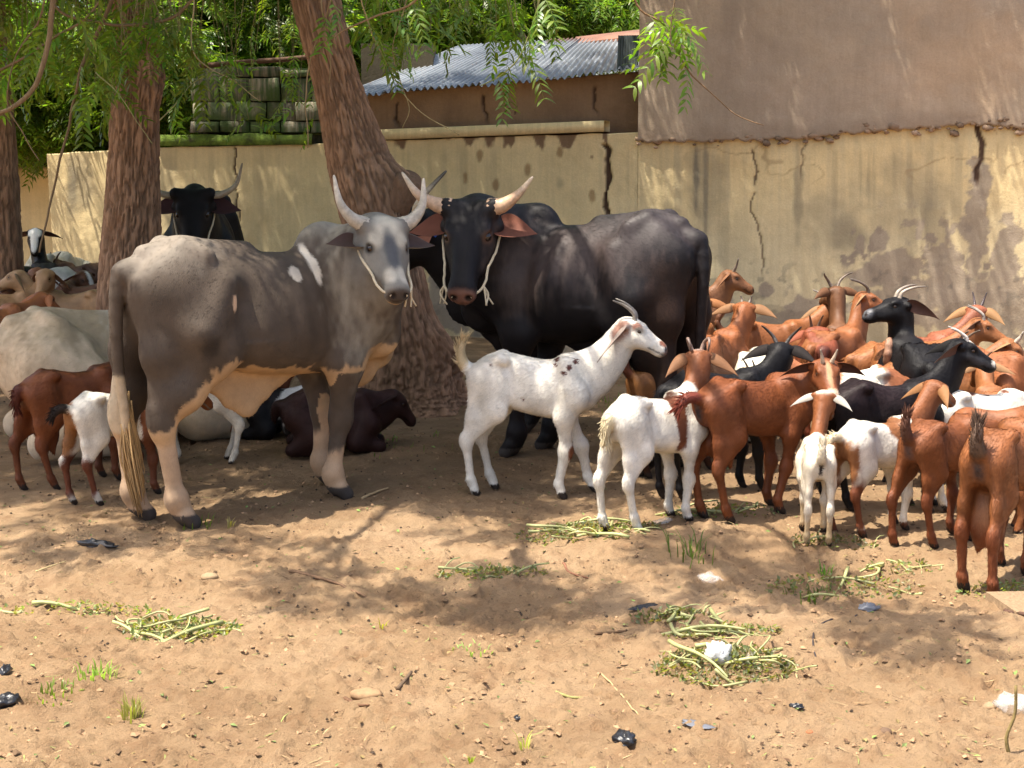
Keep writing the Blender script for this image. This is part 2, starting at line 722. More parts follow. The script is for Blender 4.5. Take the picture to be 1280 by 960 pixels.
def goat(label, px, py, yaw, size=.66, neck=(None, 48), head=(None, -28), coat=RED, patches=(), legs=(0, 0, 0, 0),
         tail='up', ears=(None, None), horns=.10, horncol=None, udder=0, belly=1.0, res=.0105, lying=False, seed=1,
         nl=.30, ear=(-.25, 1, -.45), earL=.155, rough=.42, group="goats in the herd", z0=None, name="goat",
         tailcol=None, hornpose='back', headscale=1.0, earin=None, turn=0.0, droop=.45, cat="goat", beard=False, xs=.82, earW=None):
    s = size / .66
    loc = G(px, py)
    loc.z = gh(loc.x, loc.y) if z0 is None else z0
    yw = R(yaw)
    root = empty(name, loc, label, cat, group, yw)
    nyaw = R((neck[0] if neck[0] is not None else yaw) - yaw)
    hyaw = R((head[0] if head[0] is not None else (neck[0] if neck[0] is not None else yaw)) - yaw)
    npit, hpit = R(neck[1]), R(head[1])
    f = Field(res / s)
    f.xs = xs
    dz = -.30 if lying else 0.0
    st = GOAT_TORSO.copy()
    st[:, 3] *= (1 + (belly - 1) * np.interp(st[:, 0], [-.3, 0, .3], [.3, 1, .3]))
    st[:, 2] -= (belly - 1) * .10 * np.interp(st[:, 0], [-.3, -.05, .3], [0, 1, 0])
    ns = seed * 5.3

    def lump(u, y, z):
        return .007 * (fbm(np.stack([u * 9 + ns, y * 9, z * 7], -1), 2) - .5) * 2
    f.loft((0, 0, dz), np.eye(3), st, .04, 2.15, -.13, 0, lump)
    # hip bones, shoulder blades, spine
    for sd in (1, -1):
        f.cap((-.19, sd * .070, .652 + dz), (-.34, sd * .042, .585 + dz), .026, .026, .04)
        f.ell((-.17, sd * .082, .645 + dz), (.03, .022, .022), .03)
        f.ell((-.355, sd * .040, .575 + dz), (.022, .020, .024), .025)
        f.cap((.20, sd * .055, .628 + dz), (.27, sd * .085, .47 + dz), .036, .046, .05)
        f.ell((-.13, sd * .120, .555 + dz), (.055, .034, .055), .05, None, 0, True)
    ez = np.zeros(3)

    def gz(lx, ly):
        c, sn = math.cos(yw), math.sin(yw)
        return (gh(loc.x + s * (xs * lx * c - ly * sn), loc.y + s * (xs * lx * sn + ly * c)) - loc.z) / s if z0 is None else 0
    if not lying:
        for i, (sd, dx) in enumerate(((1, legs[0]), (-1, legs[1]))):
            y = sd * .068
            g = gz(.215 + dx, y)
            f.chain([(.25, sd * .078, .50), (.195, sd * .085, .385), (.225 + dx * .5, y, .225), (.205 + dx * .95, y, .075 + g)],
                    [.064, .040, .0245, .0155], .04, ((0, 1, 0), 1.25))
            f.ell((.225 + dx * .5, y, .222), (.029, .027, .036), .02)
            f.chain([(.225 + dx * .5, y, .225), (.206 + dx * .95, y, .075 + g)], [.0212, .0162], .014)
            f.chain([(.206 + dx * .95, y, .072 + g), (.225 + dx, y, .036 + g)], [.023, .021], .012)
            for cl in (.011, -.011):
                f.cap((.222 + dx, y + cl, .032 + g), (.243 + dx, y + cl, .010 + g), .0155, .015, .006)
        for i, (sd, dx) in enumerate(((1, legs[2]), (-1, legs[3]))):
            y = sd * .072
            g = gz(-.30 + dx, y)
            hk = (-.355 + dx * .7, y, .265)
            ft = (-.315 + dx * .97, y, .075 + g)
            f.chain([(-.25, sd * .062, .545), (-.21 + dx * .2, sd * .083, .41), hk], [.078, .048, .0225], .04, ((0, 1, 0), 1.65))
            f.chain([(-.32, sd * .055, .54), (-.33 + dx * .4, sd * .07, .38), hk], [.048, .029, .019], .04, ((0, 1, 0), 1.4))
            f.cap((hk[0] - .012, y, hk[2] + .022), (hk[0], y, hk[2] - .02), .021, .023, .02)
            f.chain([hk, ft], [.0215, .0168], .018)
            f.chain([ft, (-.293 + dx, y, .036 + g)], [.024, .021], .012)
            for cl in (.011, -.011):
                f.cap((-.296 + dx, y + cl, .032 + g), (-.275 + dx, y + cl, .010 + g), .0155, .015, .006)
    else:
        for sd in (1, -1):
            f.chain([(.24, sd * .085, .17), (.16, sd * .11, .07), (.33, sd * .10, .045)], [.075, .055, .035], .04)
            f.chain([(.33, sd * .10, .035), (.20, sd * .10, .025)], [.030, .022], .02)
            f.chain([(-.24, sd * .09, .22), (-.10, sd * .155, .12), (-.30, sd * .15, .045)], [.10, .085, .04], .05)
            f.chain([(-.30, sd * .15, .035), (-.10, sd * .165, .025)], [.032, .022], .02)
    if udder:
        for sd in (1, -1):
            f.ell((-.215, sd * .032, .375 - .05 * udder), (.055, .038, .05 + .045 * udder), .04)
            f.cap((-.20, sd * .035, .335 - .09 * udder), (-.195, sd * .04, .295 - .09 * udder), .013, .008, .02)
    # neck
    nd = np.array([math.cos(nyaw) * math.cos(npit), math.sin(nyaw) * math.cos(npit), math.sin(npit)])
    f.xs = 1.0
    A, B = np.array((.225 * xs, 0, .60 + dz)), np.array((.315 * xs, 0, .485 + dz))
    Q = np.array((.265 * xs, 0, .56 + dz)) + nl * nd
    Mh = frame(hyaw, hpit, turn)
    hs_ = headscale
    c_end = Q + Mh @ np.array((-.012, 0, -.012)) * hs_
    t_end = Q + Mh @ np.array((.022, 0, -.060)) * hs_

    def bez(p0, p2, up):
        c = p0 * .5 + p2 * .5 + np.array((.05 * math.cos(nyaw * .5), .05 * math.sin(nyaw * .5), -.015 + up))
        t = np.linspace(0, 1, 6)[:, None]
        return (1 - t) ** 2 * p0 + 2 * t * (1 - t) * c + t * t * p2
    side = (np.array((-math.sin(nyaw), math.cos(nyaw), 0)), 1.18)
    f.chain(bez(A, c_end, -.01), np.interp(np.linspace(0, 1, 6), [0, .4, 1], [.054, .037, .034]), .05, side)
    f.chain(bez(B, t_end, -.005), np.interp(np.linspace(0, 1, 6), [0, .4, 1], [.058, .040, .033]), .05, side)
    f.chain(bez((A + B) / 2, (c_end + t_end) / 2, -.005), np.interp(np.linspace(0, 1, 6), [0, .4, 1], [.066, .045, .037]), .05, side)
    # head
    hst = np.array([(-.045, .014, -.03, .016), (-.03, .036, -.05, .038), (.0, .050, -.064, .050), (.035, .054, -.072, .0535),
                    (.07, .047, -.071, .0515), (.105, .034, -.064, .041), (.145, .022, -.055, .0335), (.18, .015, -.050, .0325),
                    (.205, .004, -.043, .029), (.218, -.012, -.034, .016)])
    hst[:, :] *= hs_
    f.loft(Q, Mh, hst, .025, 2.3, .06)
    hp = lambda *p: Q + Mh @ (np.array(p) * hs_)
    for sd in (1, -1):
        f.ell(hp(.058, sd * .043, .030), np.array((.026, .014, .015)) * hs_, .015, Mh)          # brow
        f.ell(hp(.064, sd * .056, .012), np.array((.014, .010, .011)) * hs_, .008, Mh, 0, True)  # eye socket
        f.cap(hp(.06, sd * .042, -.02), hp(.13, sd * .03, -.03), .014 * hs_, .010 * hs_, .03)    # cheek bone
        f.ell(hp(.03, sd * .042, -.045), np.array((.038, .018, .028)) * hs_, .03, Mh)            # jaw
        f.ell(hp(.211, sd * .016, -.008), np.array((.007, .006, .008)) * hs_, .005, Mh, 0, True)  # nostril
        f.cap(hp(-.005, sd * .045, .012), hp(.0, sd * .068, .008), .020 * hs_, .014 * hs_, .02)   # ear root
    f.ell(hp(.18, 0, -.045), np.array((.03, .022, .014)) * hs_, .015, Mh)                         # lower lip
    if beard:
        f.cap(hp(.13, 0, -.06), hp(.125, 0, -.13), .016, .004, .02)
    # tail
    tb = np.array((-.375, 0, .59 + dz))
    if tail == 'up':
        tp = [tb, tb + (-.045, 0, .035), tb + (-.06, 0, .095), tb + (-.04, 0, .15)]
    elif tail == 'curl':
        tp = [tb, tb + (-.05, 0, .02), tb + (-.085, 0, .07), tb + (-.06, 0, .13), tb + (-.02, 0, .145)]
    elif tail == 'down':
        tp = [tb, tb + (-.035, 0, -.01), tb + (-.05, 0, -.06), tb + (-.045, 0, -.12)]
    else:
        tp = [tb, tb + (-.06, 0, .02), tb + (-.11, 0, .01), tb + (-.15, 0, -.03)]
    tp = catmull(tp, 7)
    tr = np.interp(np.linspace(0, 1, 7), [0, .3, .65, 1], [.022, .016, .013, .006])
    f.xs = xs
    f.chain(tp, tr, .03, ((0, 1, 0), .85))
    f.xs = 1.0
    V, Fq = f.build(floor=None if lying else -.02)
    if lying:
        V[:, 2] = np.maximum(V[:, 2], -.01)
    H = ((V - Q) @ Mh) / hs_
    pt = [('h', (.222, 0, -.02), (.02, .03, .022), tuple(x * .35 for x in coat[:3]), .3, .3)]
    if not lying:
        pt = pt + list(patches) + [('fn', (lambda P, H_: (P[:, 2] - .036) / .01), .3, HOOF)]
    else:
        pt = pt + list(patches)
    pt.append(('fn', (lambda P, H_: np.minimum(np.abs(H_[:, 2] + .036 + .02 * (H_[:, 0] - .2)) * 260,
                                               9) - 1 + (H_[:, 0] < .135) * 9 + (H_[:, 0] > .23) * 9 + (np.abs(H_[:, 1]) > .05) * 9), .3,
               tuple(x * .22 for x in coat[:3]), .2, .5))
    pt.append(('fn', (lambda P, H_: np.minimum(((H_ - np.array((.211, .016, -.008))) ** 2).sum(1), ((H_ - np.array((.211, -.016, -.008))) ** 2).sum(1)) ** .5 / .010 - 1),
               .2, (.02, .012, .01), .2, .3))
    pt.append(('fn', (lambda P, H_: np.minimum(((H_ - np.array((.064, .05, .014))) ** 2).sum(1), ((H_ - np.array((.064, -.05, .014))) ** 2).sum(1)) ** .5 / .021 - 1),
               .3, tuple(x * .45 for x in coat[:3]), .2, .3))
    if tailcol is not None:
        pt.append(('fn', (lambda P, H_: np.where(P[:, 0] < -.385, np.min(((P[:, None, :] - tp[None, 2:]) ** 2).sum(2), 1) ** .5 / .045 - 1, 1.0)), .5, tailcol, .4, .3))
    PV = V / np.array((xs, 1, 1))
    C = paint(PV, H, coat[:3], pt, 1.0, seed, coat[3] if len(coat) > 3 else rough)
    items = [("body", mesh_np("body", V * s, Fq, C, True, [M_COAT]))]
    items.append(("hair_coat", fur_mesh(V, Fq, C, H * hs_, Mh, 16000 if res < .0101 else 7000, .017, .0021, seed, .24, s)))
    tc_ = tailcol if tailcol is not None else tuple(C[np.argmin(((PV - tp[3]) ** 2).sum(1)), :3])
    if res < .0112:
        me = hair_tuft('tail_hair', (tp * np.array((xs, 1, 1)))[1:], 150, .055, .011, tc_, seed)
        me.transform(Matrix.Scale(s, 4))
        items.append(('tail_hair', me))
    # colour at ear root
    eo = tuple(np.median(C[np.argsort(((H - np.array((0, 0, .04))) ** 2).sum(1))[:40], :3], 0)) if ears[0] is None else tuple(.50 * np.array(ears[0]))
    ei = ears[1] if ears[1] is not None else tuple(.55 * np.array(eo) + .45 * np.array((.20, .09, .06)))
    for sd in (1, -1):
        e = np.array(ear, float) * (1, sd, 1)
        me = ear_mesh(Q * 1.0, Mh, np.array((-.002, sd * .052, .012)) * hs_, e, (.25, 0, 1), earL * hs_, (.037 if earW is None else earW) * hs_, droop, .45, ei, eo)
        me.transform(Matrix.Scale(s, 4))
        items.append(("ear", me))
        me = eye_mesh(Q, Mh, np.array((.064, sd * .0445, .014)) * hs_, .0125 * hs_, (.035, .016, .006), sd)
        me.transform(Matrix.Scale(s, 4))
        items.append(("eye", me))
        if horns:
            hl = horns
            if hornpose == 'back':
                hp_ = [(.022, sd * .020, .045), (.002, sd * .024, .045 + hl * .38), (-.03 - hl * .3, sd * (.028 + hl * .12), .045 + hl * .58),
                       (-.045 - hl * .85, sd * (.03 + hl * .25), .045 + hl * .55)]
            elif hornpose == 'out':
                hp_ = [(.02, sd * .022, .042), (.01, sd * (.03 + .2 * hl), .045 + hl * .45), (-.01 - .1 * hl, sd * (.035 + hl * .55), .045 + hl * .75),
                       (-.04 - .2 * hl, sd * (.035 + hl * .8), .045 + hl * .8)]
            elif hornpose == 'curl':
                hp_ = [(.02, sd * .022, .042), (.0, sd * .04, .085), (-.045, sd * .055, .09), (-.06, sd * .05, .05), (-.035, sd * .045, .02)]
            else:
                hp_ = [(.022, sd * .020, .045), (.022, sd * (.02 + hl * .12), .045 + hl * .5), (.012, sd * (.022 + hl * .25), .045 + hl)]
            hc = horncol or (.16, .12, .09)
            me = horn_mesh(Q, Mh, np.array(hp_) * hs_, .013 * hs_, .004, tuple(x * .5 for x in hc), hc)
            me.transform(Matrix.Scale(s, 4))
            items.append(("horn", me))
    place_parts(root, items)
    return root


BULL_TORSO = np.array([
    (-.805, 1.08, .99, .025), (-.775, 1.145, .91, .085), (-.70, 1.215, .82, .14), (-.60, 1.280, .77, .18),
    (-.48, 1.308, .735, .20), (-.30, 1.268, .690, .225), (-.10, 1.240, .650, .250), (.10, 1.225, .625, .250),
    (.28, 1.215, .615, .222), (.42, 1.20, .62, .185), (.54, 1.15, .64, .155), (.64, 1.07, .67, .13), (.72, 0.97, .73, .08)])

BULL_HEAD = np.array([
    (-.075, .04, -.06, .05), (-.05, .085, -.10, .10), (.0, .115, -.135, .122), (.06, .118, -.155, .126), (.12, .108, -.160, .124),
    (.18, .092, -.150, .107), (.25, .074, -.128, .086), (.32, .060, -.108, .075), (.39, .052, -.098, .074), (.44, .044, -.092, .080),
    (.475, .020, -.080, .074), (.495, -.018, -.060, .045)])


def bull(label, px, py, yaw, size=1.31, neck=(None, 30), head=(None, -55), coat=BLACK[:3], patches=(), legs=(0, 0, 0, 0), res=.0135,
         lying=False, seed=1, nl=.50, rough=.45, hornpts=None, horncol=((.55, .45, .30), (.06, .05, .04)), horn_r=.042,
         hump=1.0, flap=1.0, dewlap=1.0, tailpts=None, ear=(.05, 1, .12), earcols=((.10, .04, .03), (.02, .02, .02)), halter=None,
         name="bull", group=None, cat="bull", hsc=1.0, hroll=0.0, tag_col=None, tuft=None, torso=None, z0=None, xs=.86, eyerim=(.03, .024, .02), fur=26000):
    s = size / 1.31
    loc = G(px, py)
    loc.z = gh(loc.x, loc.y) if z0 is None else z0
    yw = R(yaw)
    root = empty(name, loc, label, cat, group, yw)
    nyaw = R((neck[0] if neck[0] is not None else yaw) - yaw)
    hyaw = R((head[0] if head[0] is not None else yaw) - yaw)
    npit, hpit = R(neck[1]), R(head[1])
    f = Field(res / s)
    f.xs = xs
    dz = -.56 if lying else 0.0
    ns = seed * 4.1
    st = BULL_TORSO if torso is None else torso

    def lump(u, y, z):
        ribs = .0065 * np.sin(u * 62 + z * 6) * np.clip(1 - np.abs(u - .05) / .35, 0, 1) * np.clip(1 - np.abs(z - .95 - dz) / .25, 0, 1)
        return ribs + .007 * (fbm(np.stack([u * 5 + ns, y * 5, z * 4], -1), 3) - .5) * 2
    f.loft((0, 0, dz), np.eye(3), st, .06, 2.1, -.12, 0, lump)
    for sd in (1, -1):
        f.cap((-.44, sd * .175, 1.232 + dz), (-.53, sd * .115, 1.270 + dz), .048, .045, .06)
        f.ell((-.28, sd * .245, 1.09 + dz), (.11, .06, .12), .10, None, 0, True)     # hook bones
        f.cap((-.755, sd * .085, 1.115 + dz), (-.62, sd * .10, 1.20 + dz), .046, .05, .06)        # pin bones
        f.cap((.40, sd * .10, 1.14 + dz), (.56, sd * .185, .88 + dz), .07, .095, .10)           # shoulder blade
        f.cap((-.36, sd * .20, 1.10 + dz), (-.50, sd * .205, .90 + dz), .06, .10, .12)
    f.cap((-.70, 0, 1.245 + dz), (-.10, 0, 1.245 + dz), .035, .03, .08)                         # spine
    if hump:
        Mhm = frame(0, R(18))
        f.ell((.42, 0, 1.215 + dz), (.135 * hump, .075, .115 * hump), .05, Mhm)
        f.ell((.375, 0, 1.265 + dz + .05 * (hump - 1)), (.095 * hump, .06, .070 * hump), .04, Mhm)

    def gz(lx, ly):
        c, sn = math.cos(yw), math.sin(yw)
        return (gh(loc.x + s * (xs * lx * c - ly * sn), loc.y + s * (xs * lx * sn + ly * c)) - loc.z) / s if z0 is None else 0
    if not lying:
        for sd, dx in ((1, legs[0]), (-1, legs[1])):
            y = sd * .115
            g = gz(.50 + dx, y)
            kn = (.47 + dx * .5, y, .40)
            ft = (.455 + dx * .95, y, .135 + g)
            f.chain([(.53, sd * .16, .90), (.42, sd * .172, .68), kn], [.14, .088, .053], .07, ((0, 1, 0), 1.25))
            f.ell((kn[0] + .006, y, .395), (.058, .052, .075), .04)
            f.chain([kn, ft], [.044, .038], .03)
            f.ell((ft[0], y, ft[2]), (.052, .047, .052), .03)
            f.cap((ft[0] - .035, y, ft[2] - .025), (ft[0] - .03, y, ft[2] - .045), .018, .014, .02)
            f.chain([ft, (.485 + dx, y, .072 + g)], [.047, .050], .025)
            for cl in (.028, -.028):
                f.cap((.482 + dx, y + cl, .070 + g), (.527 + dx, y + cl * 1.05, .026 + g), .037, .037, .010)
        for sd, dx in ((1, legs[2]), (-1, legs[3])):
            y = sd * .118
            g = gz(-.60 + dx, y)
            hk = (-.70 + dx * .7, y, .50)
            ft = (-.635 + dx * .97, y, .145 + g)
            f.chain([(-.55, sd * .11, 1.06), (-.43 + dx * .2, sd * .165, .80), (-.58 + dx * .5, sd * .155, .62), hk], [.175, .120, .076, .050], .08, ((0, 1, 0), 1.45))
            f.chain([(-.70, sd * .09, 1.05), (-.70 + dx * .3, sd * .125, .80), (-.69 + dx * .6, y, .62), hk], [.10, .075, .045, .040], .08, ((0, 1, 0), 1.3))
            f.cap((hk[0] - .03, y, hk[2] + .05), (hk[0] - .005, y, hk[2] - .05), .038, .046, .04)
            f.chain([hk, ft], [.045, .038], .04)
            f.ell((ft[0], y, ft[2]), (.052, .048, .052), .03)
            f.cap((ft[0] - .035, y, ft[2] - .025), (ft[0] - .03, y, ft[2] - .045), .018, .014, .02)
            f.chain([ft, (-.60 + dx, y, .072 + g)], [.047, .050], .025)
            for cl in (.028, -.028):
                f.cap((-.603 + dx, y + cl, .070 + g), (-.558 + dx, y + cl * 1.05, .026 + g), .037, .037, .010)
        f.ell((-.56, 0, .62), (.06, .07, .12), .05)
    else:
        for sd in (1, -1):
            f.chain([(.50, sd * .18, .34), (.36, sd * .22, .14), (.70, sd * .20, .075)], [.15, .11, .07], .08)
            f.chain([(.70, sd * .20, .06), (.42, sd * .20, .05)], [.055, .045], .03)
            f.chain([(-.52, sd * .17, .45), (-.22, sd * .33, .25), (-.62, sd * .32, .10)], [.21, .16, .075], .09)
            f.chain([(-.62, sd * .32, .07), (-.20, sd * .36, .05)], [.06, .045], .03)
    if flap and not lying:
        sqy = ((0, 1, 0), 2.6)
        bx = np.linspace(-.42, .14, 7)
        lw = .70 - flap * np.array((.02, .07, .15, .20, .13, .07, .03))
        for q in range(6):
            f.cap((bx[q], 0, .72), (bx[q] + .03, 0, lw[q]), .07, .045, .05, sqy)
            f.cap((bx[q] + .03, 0, lw[q]), (bx[q + 1] + .03, 0, lw[q + 1]), .045, .045, .05, sqy)
    # neck + dewlap
    nd = np.array([math.cos(nyaw) * math.cos(npit), math.sin(nyaw) * math.cos(npit), math.sin(npit)])
    f.xs = 1.0
    A, B = np.array((.46 * xs, 0, 1.10 + dz)), np.array((.60 * xs, 0, .86 + dz))
    Q = np.array((.52 * xs, 0, 1.12 + dz)) + nl * nd
    Mh = frame(hyaw, hpit, R(hroll))
    hp = lambda *p: Q + Mh @ (np.array(p, float) * hsc)
    c_end, t_end = hp(-.03, 0, -.03), hp(.06, 0, -.135)

    def bez(p0, p2, up):
        c = p0 * .5 + p2 * .5 + np.array((.10 * math.cos(nyaw * .5), .10 * math.sin(nyaw * .5), up))
        t = np.linspace(0, 1, 7)[:, None]
        return (1 - t) ** 2 * p0 + 2 * t * (1 - t) * c + t * t * p2
    side = (np.array((-math.sin(nyaw), math.cos(nyaw), 0)), 1.3)
    tt = np.linspace(0, 1, 7)
    f.chain(bez(A, c_end, 0), np.interp(tt, [0, .4, 1], [.15, .13, .105]), .10, side)
    f.chain(bez(B, t_end, 0), np.interp(tt, [0, .4, 1], [.18, .14, .095]), .10, side)
    f.chain(bez((A + B) / 2, (c_end + t_end) / 2, 0), np.interp(tt, [0, .4, 1], [.20, .16, .11]), .10, side)
    if dewlap:
        m = (B + t_end) / 2
        side2 = (np.array((-math.sin(nyaw * .6), math.cos(nyaw * .6), 0)), 3.2)
        f.chain([t_end + np.array((0, 0, -.03)), m + np.array((.05, 0, -.20 * dewlap)), (.70 * xs, 0, .74 + dz), (.62 * xs, 0, .63 + dz), (.52 * xs, 0, .64 + dz)],
                [.06, .13, .15, .10, .05], .06, side2)
    f.loft(Q, Mh, BULL_HEAD * hsc, .04, 2.35, .08)
    for sd in (1, -1):
        f.ell(hp(.105, sd * .098, .072), np.array((.050, .030, .026)) * hsc, .025, Mh)
        f.ell(hp(.138, sd * .122, .050), np.array((.030, .018, .022)) * hsc, .012, Mh, 0, True)
        f.cap(hp(.14, sd * .098, -.02), hp(.29, sd * .066, -.045), .03 * hsc, .02 * hsc, .05)
        f.ell(hp(.07, sd * .10, -.09), np.array((.09, .03, .055)) * hsc, .05, Mh)
        f.cap(hp(-.02, sd * .09, .075), hp(-.025, sd * .135, .095), .055 * hsc, .048 * hsc, .05)       # horn root
        f.cap(hp(.03, sd * .09, -.01), hp(.035, sd * .145, -.005), .042 * hsc, .032 * hsc, .04)          # ear root
        f.ell(hp(.486, sd * .042, -.012), np.array((.015, .019, .013)) * hsc, .010, Mh, 0, True)       # nostril
    f.ell(hp(.43, 0, -.085), np.array((.06, .055, .025)) * hsc, .02, Mh)
    # mouth groove
    f.cap(hp(.475, -.06, -.062), hp(.475, .06, -.062), .006 * hsc, .006 * hsc, -.008)
    # tail
    tb = np.array((-.775, 0, 1.165 + dz))
    if tailpts is None:
        tailpts = [(0, 0, 0), (-.055, 0, -.02), (-.075, 0, -.16), (-.06, 0, -.40), (-.04, 0, -.62)]
    tp = tb + catmull(np.array(tailpts, float), 14)
    tp = tp * np.array((xs, 1, 1))
    tr = np.interp(np.linspace(0, 1, 14), [0, .15, .5, 1], [.052, .040, .027, .018])
    f.chain(tp[:3], tr[:3], .05)
    f.chain(tp[2:], tr[2:], .006)
    V, Fq = f.build(floor=-.03)
    H = ((V - Q) @ Mh) / hsc
    pt = list(patches)
    if not lying:
        pt.append(('fn', (lambda P, H_: (P[:, 2] - .062) / .02), .3, (.06, .05, .045, .55)))
    pt.append(('fn', (lambda P, H_: np.minimum(((H_ - np.array((.486, .042, -.012))) ** 2).sum(1), ((H_ - np.array((.486, -.042, -.012))) ** 2).sum(1)) ** .5 / .021 - 1), .2, (.012, .008, .007), .2, .3))
    pt.append(('fn', (lambda P, H_: np.minimum(((H_ - np.array((.138, .110, .050))) ** 2).sum(1), ((H_ - np.array((.138, -.110, .050))) ** 2).sum(1)) ** .5 / .040 - 1), .3, eyerim, .3, .3))
    C = paint(V / np.array((xs, 1, 1)), H, coat, pt, 1.0, seed, rough)
    items = [("body", mesh_np("body", V * s, Fq, C, True, [M_COAT])), ("hair_coat", fur_mesh(V, Fq, C, H * hsc, Mh, fur, .015, .0016, seed, .45, s, .10, .10))]

    def sc(me):
        me.transform(Matrix.Scale(s, 4))
        return me
    for sd in (1, -1):
        e = np.array(ear, float) * (1, sd, 1)
        items.append(("ear", sc(ear_mesh(Q, Mh, np.array((.035, sd * .130, -.005)) * hsc, e, (1, 0, .25), .235 * hsc, .094 * hsc, .07, .45, earcols[0], earcols[1]))))
        items.append(("eye", sc(eye_mesh(Q, Mh, np.array((.138, sd * .1065, .048)) * hsc, .0265 * hsc, (.02, .01, .006), sd))))
        if hornpts is not None:
            hpts = hornpts[0] if sd == 1 else hornpts[1]
            P = [(-.022, sd * .11, .088)] + [(a, sd * b, c) for a, b, c in hpts]
            items.append(("horn", sc(horn_mesh(Q, Mh, np.array(P) * hsc, horn_r * hsc, .007, horncol[1], horncol[0], .02, 34, .8))))
    if halter:
        mb = MB()
        rc = (.62, .52, .36)
        for sd in (1, -1):
            P = catmull([hp(-.04, sd * .135, .02), hp(.05, sd * .158, -.02), hp(.16, sd * .150, -.03), hp(.28, sd * .122, -.03), hp(.40, sd * .108, -.03), hp(.478, sd * .05, -.02)], 26)
            P += (fbm(P * 40, 2)[:, None] - .5) * .008
            mb.put(*tube(P, .0065, 7), col=rc)
            if halter > 1 or sd == 1:
                for q in range(3):
                    a = hp(.40, sd * .110, -.03)
                    P = catmull([a, a + np.array((random.uniform(-.02, .02), random.uniform(-.02, .02), -.04)), a + np.array((random.uniform(-.04, .04), random.uniform(-.03, .03), -.09))], 8)
                    mb.put(*tube(P, .0045, 6), col=rc)
        items.append(("rope_halter", sc(mb.mesh("rope_halter", [M_ROPE]))))
    if tag_col:
        V_, F_ = box((-.006, -.025, -.035), (.006, .025, .035))
        me = mesh_np("ear_tag", (V_ + np.array((-.01, tag_col[1] * .27, -.05))) @ Mh.T + Q, F_, np.tile(np.array(tag_col[0]), (8, 1)), False, [M_HORN])
        items.append(("ear_tag", sc(me)))
    if tuft is not None:
        mb = MB()
        end = tp[-1]
        for q in range(170):
            a = end + RNG.normal(0, .010, 3) + np.array((0, 0, random.uniform(-.02, .20)))
            L = tuft[1] * random.uniform(.6, 1.05)
            o = RNG.normal(0, .017, 3) * (1, 1, .2)
            P = catmull([a, a + np.array((tuft[2] * .4, 0, -L * .5)) + o * .8, a + np.array((tuft[2], 0, -L)) + o * .45], 8)
            mb.put(*tube(P, np.linspace(.0055, .0015, 8), 4), col=np.array(tuft[0]) * random.uniform(.7, 1.25))
        items.append(("tail_tuft", sc(mb.mesh("tail_tuft", [M_COAT]))))
    place_parts(root, items)
    return root
# ================================================================ ground
_mounds = [(G(800, 690), .5, .28, .055), (G(930, 680), .35, .22, .04), (G(620, 760), .45, .3, -.035), (G(1080, 700), .4, .3, .03),
           (G(1150, 800), .7, .35, .03), (G(250, 720), .6, .3, .03), (G(500, 640), .4, .3, .02), (G(420, 760), .5, .2, -.025)]


def gh_np(x, y):
    z = (n2(x, y, .75, 3, .2) - .5) * .10
    z = z + (n2(x, y, 2.6, 2, 4.2) - .5) * .045
    for c, a, b, hgt in _mounds:
        z = z + hgt * np.exp(-((x - c.x) / a) ** 2 - ((y - c.y) / b) ** 2)
    return z


def gh(x, y):
    return float(gh_np(np.array([x]), np.array([y]))[0])


